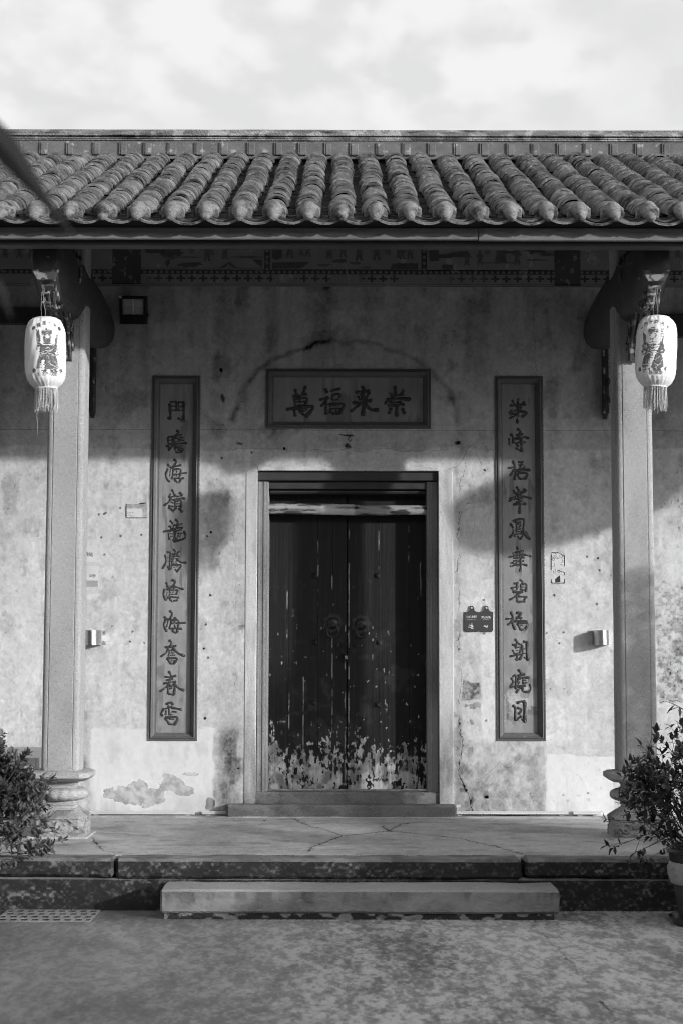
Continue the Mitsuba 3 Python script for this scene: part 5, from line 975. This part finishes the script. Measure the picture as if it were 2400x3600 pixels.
# fire cabinet behind the left column
k = thing('fire_cabinet', 'grey steel fire cabinet standing behind the left shrub and column', 'cabinet')
yc = -.42; x1, zt = W(172, 2637, yc); x1b = W(141, 2700, yc)[0]; zb = FL + .03; x0 = x1 - .75
part(k, 'housing', bx(x0, x1, yc, -.05, zb, zt, .006), 'cabinet_rim')
part(k, 'door', bx(x0 + .05, x1b, yc - .012, yc + .002, zb + .035, W(100, 2664, yc)[1], .004), 'cabinet_grey')
part(k, 'door_seam', bx(x1b - .028, x1b - .024, yc - .0135, yc - .011, zb + .04, W(100, 2666, yc)[1]), 'sign_dark')
for x in (x0 + .05, x1 - .09): part(k, 'foot', bx(x, x + .05, yc + .03, yc + .08, FL + .002, zb + .001), 'black_metal')
m = latin('119', .052); part(k, 'lettering', place(m, W(84, 2807, yc)[0], yc - .014, W(84, 2807, yc)[1]), 'sign_white', smooth=False)
on(k, 'lettering', write('消防', .038)[0], *W(80, 2712, yc), yc - .0145, 'sign_white')

# drain cover with its rows of slots
k = thing('drain_cover', 'pale stone drain cover with rows of slots in the yard at left', 'drain cover')
a, b, c, d = G(40, 3212), G(356, 3212), G(321, 3253), G(-20, 3253)
dx0, dy0, dx1, dy1 = DR
pl = sbox(dx0 + .002, dy0 + .002, dx1 - .002, dy1 - .002)
hs = []
for r in range(4):
    for c_ in range(9):
        x = dx0 + .045 + c_ * .062 - (.022 if r % 2 else 0); y = dy0 + .05 + r * (dy1 - dy0 - .1) / 3
        hs.append(sbox(x - .016, y - .026, x + .016, y + .026).buffer(.004, 3).intersection(pl.buffer(-.008)))
hu = shapely.union_all(hs)
m = trimesh.creation.extrude_polygon(pl.difference(hu), .05, engine='earcut'); m.apply_translation((0, 0, -.046))
scene[k] = mikit.ply(m, 'drain_stone', smooth=False)
m = cat([trimesh.creation.extrude_polygon(g, .047, engine='earcut') for g in hu.difference(hu.buffer(-.0025)).geoms]); m.apply_translation((0, 0, -.045)); part(k, 'dirty_hole_lining', m, 'soil', smooth=False, kind='stuff')
part(k, 'pit', bx(dx0 + .002, dx1 - .002, dy0 + .002, dy1 - .002, -.29, -.05), 'soil')

# ------------------------------------------------------------------ potted shrubs
def leaf_mesh(L, w, fold=.25, curl=.2):
    ts = np.linspace(0, 1, 5); v = []
    for t in ts:
        hw = w * .5 * math.sin(math.pi * min(.96, t ** 1.15 + .04)) ** .7; z = -curl * L * t * t
        v += [(-hw, t * L, z + fold * hw), (0, t * L, z), (hw, t * L, z + fold * hw)]
    f = []
    for i in range(4):
        a = i * 3; f += [[a, a + 1, a + 4], [a, a + 4, a + 3], [a + 1, a + 2, a + 5], [a + 1, a + 5, a + 4]]
    return np.array(v), np.array(f)
def basis(d, rng):
    d = d / np.linalg.norm(d); a = np.cross(d, [0, 0, 1.]); a = a / (np.linalg.norm(a) + 1e-9); n = np.cross(a, d)
    return a, d, n
def shrub(px, py, seed, label, tips_n, spread, top, bias, leaf, leafy, tone):
    rng = np.random.default_rng(seed)
    cx, cy = G(px, py); k = thing('potted_shrub', label, 'plant')
    zr = .43
    part(k, 'saucer', place(lathe([(.13, .004), (.165, .006), (.185, .045), (.192, .048), (.188, .040), (.166, .016), (.0, .014)], 40), cx, cy, 0), 'glaze_dark')
    pr = [(.112, .02)]
    for i in range(9): z = .03 + i * .022; pr += [(.118 + .045 * z / .23, z), (.123 + .045 * z / .23, z + .011)]
    part(k, 'pot', place(lathe(pr + [(.165, .235), (.150, .236), (0, .236)], 48), cx, cy, 0), 'pot_body', smooth=50)
    part(k, 'glazed_band', place(lathe([(.160, .226), (.176, .236), (.186, .262), (.190, .30), (.186, .335), (.178, .352), (.165, .354)], 48), cx, cy, 0), 'glaze_band', smooth=50)
    for i in range(9):
        a0 = i * 2 * np.pi / 9; t = np.linspace(0, 1, 14)
        part(k, 'band_scroll', tube(np.stack([cx + .190 * np.cos(a0 + .22 * np.cos(9 * t) * (1 - .6 * t)), cy + .190 * np.sin(a0 + .22 * np.cos(9 * t) * (1 - .6 * t)), .295 + .034 * np.sin(9 * t) * (1 - .6 * t)], 1), .004, 5), 'glaze_band')
    part(k, 'rim', place(lathe([(.172, .350), (.180, .36), (.186, .40), (.196, .405), (.198, zr - .01), (.190, zr), (.176, zr - .004), (.17, .40), (0, .39)], 48), cx, cy, 0), 'glaze_dark', smooth=50)
    part(k, 'soil', place(lathe([(.172, .39), (.15, .405), (.0, .412)], 24), cx, cy, 0), 'soil')
    tw, lv = [], [[], [], []]
    base = np.array([cx, cy, .40])
    for s in range(tips_n):
        a = rng.random() * 2 * np.pi; rr = spread * math.sqrt(rng.random())
        hgt = (top - .43) * (1 - .55 * (rr / spread) ** 1.6) * (.45 + .55 * rng.random() ** .6)
        tip = base + np.array([rr * math.cos(a) + bias * rr, rr * math.sin(a) * .8, hgt])
        if rng.random() < .16: tip[2] = base[2] + rng.random() * .25 - .06; tip[:2] = base[:2] + np.array([math.cos(a) * 1.1 + bias * 1.2, math.sin(a) * .8]) * spread * (.7 + .4 * rng.random())
        b0 = base + np.array([rng.normal() * .05, rng.normal() * .05, 0]); midp_ = b0 * .45 + tip * .55 + np.array([0, 0, .10]) * (rng.random() + .2) + rng.normal(size=3) * .03
        pts = spline([b0, b0 * .75 + midp_ * .25 + rng.normal(size=3) * .012, midp_, tip], 4)
        r0 = .0035 + .004 * rng.random(); tw.append(tube(pts, np.linspace(r0, .0014, len(pts)), 5))
        dirs = tip - pts[-3]
        ends = [(tip, dirs)]
        for j in range(rng.integers(2, 6)):
            i0 = rng.integers(int(len(pts) * .68), len(pts)); e = pts[i0] + rng.normal(size=3) * np.array([.06, .06, .05]) + np.array([0, 0, .045]); tw.append(tube([pts[i0], (pts[i0] + e) / 2 + rng.normal(size=3) * .006, e], [.0018, .0015, .001], 4)); ends.append((e, e - pts[i0] + np.array([0, 0, .04])))
        for e, d in ends:
            d = d / (np.linalg.norm(d) + 1e-9)
            for q in range(int(leafy * (.7 + .8 * rng.random()))):
                th = rng.random() * 2 * np.pi; up_ = rng.random()
                a_, d_, n_ = basis(d + rng.normal(size=3) * .1, rng)
                dd = d_ * (.15 + .9 * up_) + (a_ * math.cos(th) + n_ * math.sin(th)) * (1.05 - .6 * up_)
                L = leaf * (.65 + .6 * rng.random()); v, f = leaf_mesh(L, L * .54, .3, .1 + .3 * rng.random()); A_, D_, N_ = basis(dd, rng)
                if rng.random() < .35: N_, A_ = -N_, -A_
                o = e - d * .05 * (1 - up_) * rng.random() * 1.4
                lv[rng.integers(0, 3)].append((v[:, :1] * A_ + v[:, 1:2] * D_ + v[:, 2:] * N_ + o, f))
    part(k, 'stems', cat(tw), 'twig', kind='stuff')
    for i, l in enumerate(lv):
        off, V, F_ = 0, [], []
        for v, f in l: V.append(v); F_.append(f + off); off += len(v)
        part(k, 'foliage', TM(np.vstack(V), np.vstack(F_)), f'leaf_{i + tone}', smooth=True, kind='stuff')
shrub(-120, 3225, 5, 'sunlit bushy potted shrub at the left edge before the porch', 230, .46, 1.12, 0.0, .044, 9, 3)
shrub(2468, 3250, 8, 'dark open potted shrub in shade at the right edge before the porch', 135, .46, 1.24, -.02, .042, 7, 0)

# broader leaves of another plant reaching in behind the right shrub
k = thing('leafy_branch', 'thin branch with broad pointed leaves at the right edge above the dark shrub', 'branch')
ax, az = W(2400, 2515, -2.4); bxp = [W(*q, -2.4) for q in ((2700, 2560), (2520, 2530), (2410, 2500), (2375, 2480), (2350, 2468))]
part(k, 'twig', tube([(a, -2.4, b) for a, b in bxp], [.006, .005, .004, .003, .002], 5), 'twig')
rng = np.random.default_rng(2)
for i, (px, py, ang, L) in enumerate(((2352, 2466, 178, .060), (2372, 2478, 215, .065), (2385, 2486, 195, .075), (2396, 2470, 160, .07), (2386, 2484, 275, .055), (2410, 2490, 60, .07), (2420, 2500, 320, .07), (2450, 2510, 80, .07), (2366, 2470, 150, .05))):
    v, f = leaf_mesh(L * 1.15, L * .42, .2, .15); t = math.radians(ang); dd = np.array([math.cos(t), -.35 + .3 * rng.random(), math.sin(t)]); A_, D_, N_ = basis(dd, rng); x, z = W(px, py, -2.4)
    part(k, 'leaf', TM(v[:, :1] * A_ + v[:, 1:2] * D_ + v[:, 2:] * N_ + np.array([x, -2.4, z]), f), 'leaf_1', smooth=True)

# palm leaf close to the camera, out of focus
k = thing('palm_leaf', 'blurred dark palm leaf hanging into the upper left corner close by', 'leaf')
yp = CAM[1] + 1.25
def blade(pts, name, thick=.0012):
    """rows px, py, width in photo pixels at the leaf's depth"""
    q = spline(pts, 8); s_ = 1.25 / FPX; v, f = [], []
    for a, b, w_ in q:
        x, z = W(a, b, yp); v.append((x, z, w_ * s_))
    v = np.array(v); t = np.gradient(v[:, :2], axis=0); t /= np.linalg.norm(t, axis=1, keepdims=True); n_ = np.stack([-t[:, 1], t[:, 0]], 1); V = []
    for i in range(len(v)):
        hw = v[i, 2] / 2
        for u, dy in ((-1, .25), (0, -.12), (1, .25)): V.append((v[i, 0] + n_[i, 0] * hw * u, yp + dy * hw, v[i, 1] + n_[i, 1] * hw * u))
        for u, dy in ((1, .25), (0, -.12), (-1, .25)): V.append((v[i, 0] + n_[i, 0] * hw * u, yp + dy * hw + thick, v[i, 1] + n_[i, 1] * hw * u))
    for i in range(len(v) - 1):
        for j in range(6):
            a, b = i * 6 + j, i * 6 + (j + 1) % 6; f += [[a, b, b + 6], [a, b + 6, a + 6]]
    part(k, name, TM(V, f), 'palm_green', smooth=40)
blade([(-900, -300, 60), (-420, 60, 110), (-120, 380, 112), (0, 500, 104), (80, 600, 78), (150, 690, 44), (200, 755, 30), (240, 802, 14), (262, 830, 4)], 'leaflet')
blade([(-900, -300, 40), (-520, 300, 70), (-200, 760, 60), (-60, 940, 46), (0, 1020, 34), (22, 1070, 22), (38, 1115, 6)], 'leaflet')
part(k, 'midrib', tube([(W(a, b, yp)[0], yp + .004, W(a, b, yp)[1]) for a, b in ((-1600, -900), (-1200, -500), (-900, -300))], [.006, .005, .003], 8), 'palm_green')

# fallen leaves
rng = np.random.default_rng(9)
for (px, py, z, lb) in ((925, 2887, FL + .003, 'small dark fallen leaf on the porch floor before the door, left'), (1228, 3243, .003, 'dry fallen leaf on the yard just below the middle of the step'), (1370, 3245, .003, 'tiny dry fallen leaf on the yard right of the middle of the step'), (2335, 3262, .003, 'pale scrap of leaf on the yard by the pot saucer'), (1525, 3108, .171, 'tiny pale scrap lying on the top of the stone step')):
    x, y = G(px, py, z); v, f = leaf_mesh(.035, .018, .5, -.3); t = rng.random() * 6; c, s = math.cos(t), math.sin(t)
    sc = .5 if 'tiny' in lb or 'scrap' in lb else 1.0
    single('fallen_leaf', TM(np.stack([x + sc * (v[:, 0] * c - v[:, 1] * s), y + sc * (v[:, 0] * s + v[:, 1] * c), z + sc * v[:, 2]], 1), f), 'paper' if 'pale' in lb else 'twig', lb, 'leaf', smooth=True)

# ------------------------------------------------------------------ added unseen at right: a low wall, greenery and a leaf shaped to cast shade
XWALL = 4.0
k = thing('added_shade_wall', 'low plastered wall added unseen at right to shade the foreground', 'wall')
part(k, 'masonry', bx(XWALL, XWALL + .25, -16, -2.75, -.02, 1.36, .01), 'cabinet_rim', smooth=False)
part(k, 'coping', bx(XWALL - .05, XWALL + .30, -16.05, -2.70, 1.36, 1.44, .01), 'cabinet_rim', smooth=False)
k = thing('added_hedge', 'ragged leafy hedge added behind the unseen wall to soften its shade', 'added_hedge')  # added leaves above the wall, softening the edge of its shade
rng = np.random.default_rng(31); V, F_, o = [], [], 0
for i in range(5200):
    c = np.array([XWALL + .45 + rng.normal() * .22, -2.75 - 9.5 * rng.random(), 1.0 + 1.05 * rng.random() ** 1.5 + .15 * math.sin(i)]); d = rng.normal(size=3); A_, D_, N_ = basis(d, rng); v, f = leaf_mesh(.075, .04, .2, .2)
    V.append(v[:, :1] * A_ + v[:, 1:2] * D_ + v[:, 2:] * N_ + c); F_.append(f + o); o += len(v)
part(k, 'foliage', TM(np.vstack(V), np.vstack(F_)), 'leaf_1', smooth=True, kind='stuff')
part(k, 'stems', cat([tube([(XWALL + .45, y, 0), (XWALL + .45 + .1 * math.sin(y * 9), y + .05, 1.7)], .012, 5) for y in np.arange(-12, -2.8, .4)]), 'twig', kind='stuff')
k = thing('added_tall_shrub', 'tall loose shrub added to shade the right column, by the hedge outside the view', 'shrub')  # added to carry the shade higher up the right column
V, F_, o = [], [], 0
for i in range(1500):
    u = rng.random(); c = np.array([XWALL + .42 + rng.normal() * .13, -3.30 + rng.normal() * .13, .9 + 1.9 * u]); d = rng.normal(size=3); A_, D_, N_ = basis(d, rng); v, f = leaf_mesh(.08, .045, .2, .2)
    V.append(v[:, :1] * A_ + v[:, 1:2] * D_ + v[:, 2:] * N_ + c); F_.append(f + o); o += len(v)
part(k, 'foliage', TM(np.vstack(V), np.vstack(F_)), 'leaf_1', smooth=True, kind='stuff')
part(k, 'stem', tube([(XWALL + .42, -3.3, 0), (XWALL + .44, -3.28, 1.2), (XWALL + .42, -3.3, 2.6)], [.02, .014, .006], 6), 'twig')
k = thing('added_shadow_plant', 'added unseen plant with a broad leaf cut to the wall shadow', 'plant')  # added plant, its leaf outline traced back from the shadow on the wall
sx, sy = 7.6, -3.1
part(k, 'stem', tube(spline([(sx, sy, 0), (sx + .03, sy, 1.2), (sx, sy, 2.6), (sx - .05, sy, 3.3)], 6), np.linspace(.11, .05, 19)[:19], 12), 'twig')
def shadow_src(px, py, t=3.0):
    x, z = W(px, py); return np.array([x + 1.33 * t, -t, z + .40 * t])
low = [(1608, 1800), (1616, 1850), (1640, 1900), (1690, 1932), (1780, 1935), (1900, 1930), (2010, 1908), (2090, 1880), (2160, 1850), (2230, 1825), (2300, 1790), (2350, 1735), (2380, 1712), (2460, 1700), (2600, 1640)]
high = [(2600, 1480), (2300, 1540), (2000, 1560), (1900, 1600), (1850, 1640), (1780, 1680), (1700, 1712), (1645, 1745), (1615, 1780)]
pl = Polygon([(lambda s_: (s_[0], s_[2]))(shadow_src(*q)) for q in low + high])
m = extr(pl, .003); v, f = trimesh.remesh.subdivide_to_size(m.vertices, m.faces, .09, max_iter=12)
cxm = v[:, 0].mean(); v[:, 1] += -3.0 + .10 * np.sin((v[:, 0] - cxm) * 2.2) + .02 * np.sin(v[:, 2] * 9)
part(k, 'leaf', TM(v, f), 'leaf_1', smooth=40)
e_ = shadow_src(2600, 1560)
part(k, 'leaf_stalk', tube(spline([e_, (sx - .25, sy + .02, e_[2] + .3), (sx - .05, sy, 3.25)], 5), .02, 6), 'twig')

# ------------------------------------------------------------------ added buildings, unseen behind and beside the camera: they hide low sky from the porch
def plain_hall(name, label, x0, x1, y0, y1, h, rise, along):
    k = thing(name, label, 'building')
    part(k, 'wall', bx(x0, x1, y0, y1, -.02, h), 'ridge_wall', smooth=False)
    o = .9
    if along == 'x': ym = (y0 + y1) / 2; v = [(x0 - .3, y0 - o, h - .05), (x1 + .3, y0 - o, h - .05), (x1 + .3, ym, h + rise), (x0 - .3, ym, h + rise), (x0 - .3, y1 + o, h - .05), (x1 + .3, y1 + o, h - .05)]
    else: xm = (x0 + x1) / 2; v = [(x0 - o, y1 + .3, h - .05), (x0 - o, y0 - .3, h - .05), (xm, y0 - .3, h + rise), (xm, y1 + .3, h + rise), (x1 + o, y1 + .3, h - .05), (x1 + o, y0 - .3, h - .05)]
    v = np.array(v, float); v = np.vstack([v, v + [0, 0, .12]])
    part(k, 'roof', trimesh.convex.convex_hull(v), 'pan_tile', smooth=False)
plain_hall('added_opposite_hall', 'tiled hall added unseen behind the camera to hide low sky', -16, 9, -24, -17.5, 5.4, 2.2, 'x')
plain_hall('added_side_wing', 'tiled side wing added unseen at left to hide low sky', -11, -5.6, -16.5, -1.2, 4.8, 1.6, 'y')
plain_hall('added_side_wing', 'tiled side wing added unseen at right to hide low sky', 5.6, 8.4, -17.2, -10.9, 4.6, 1.2, 'y')
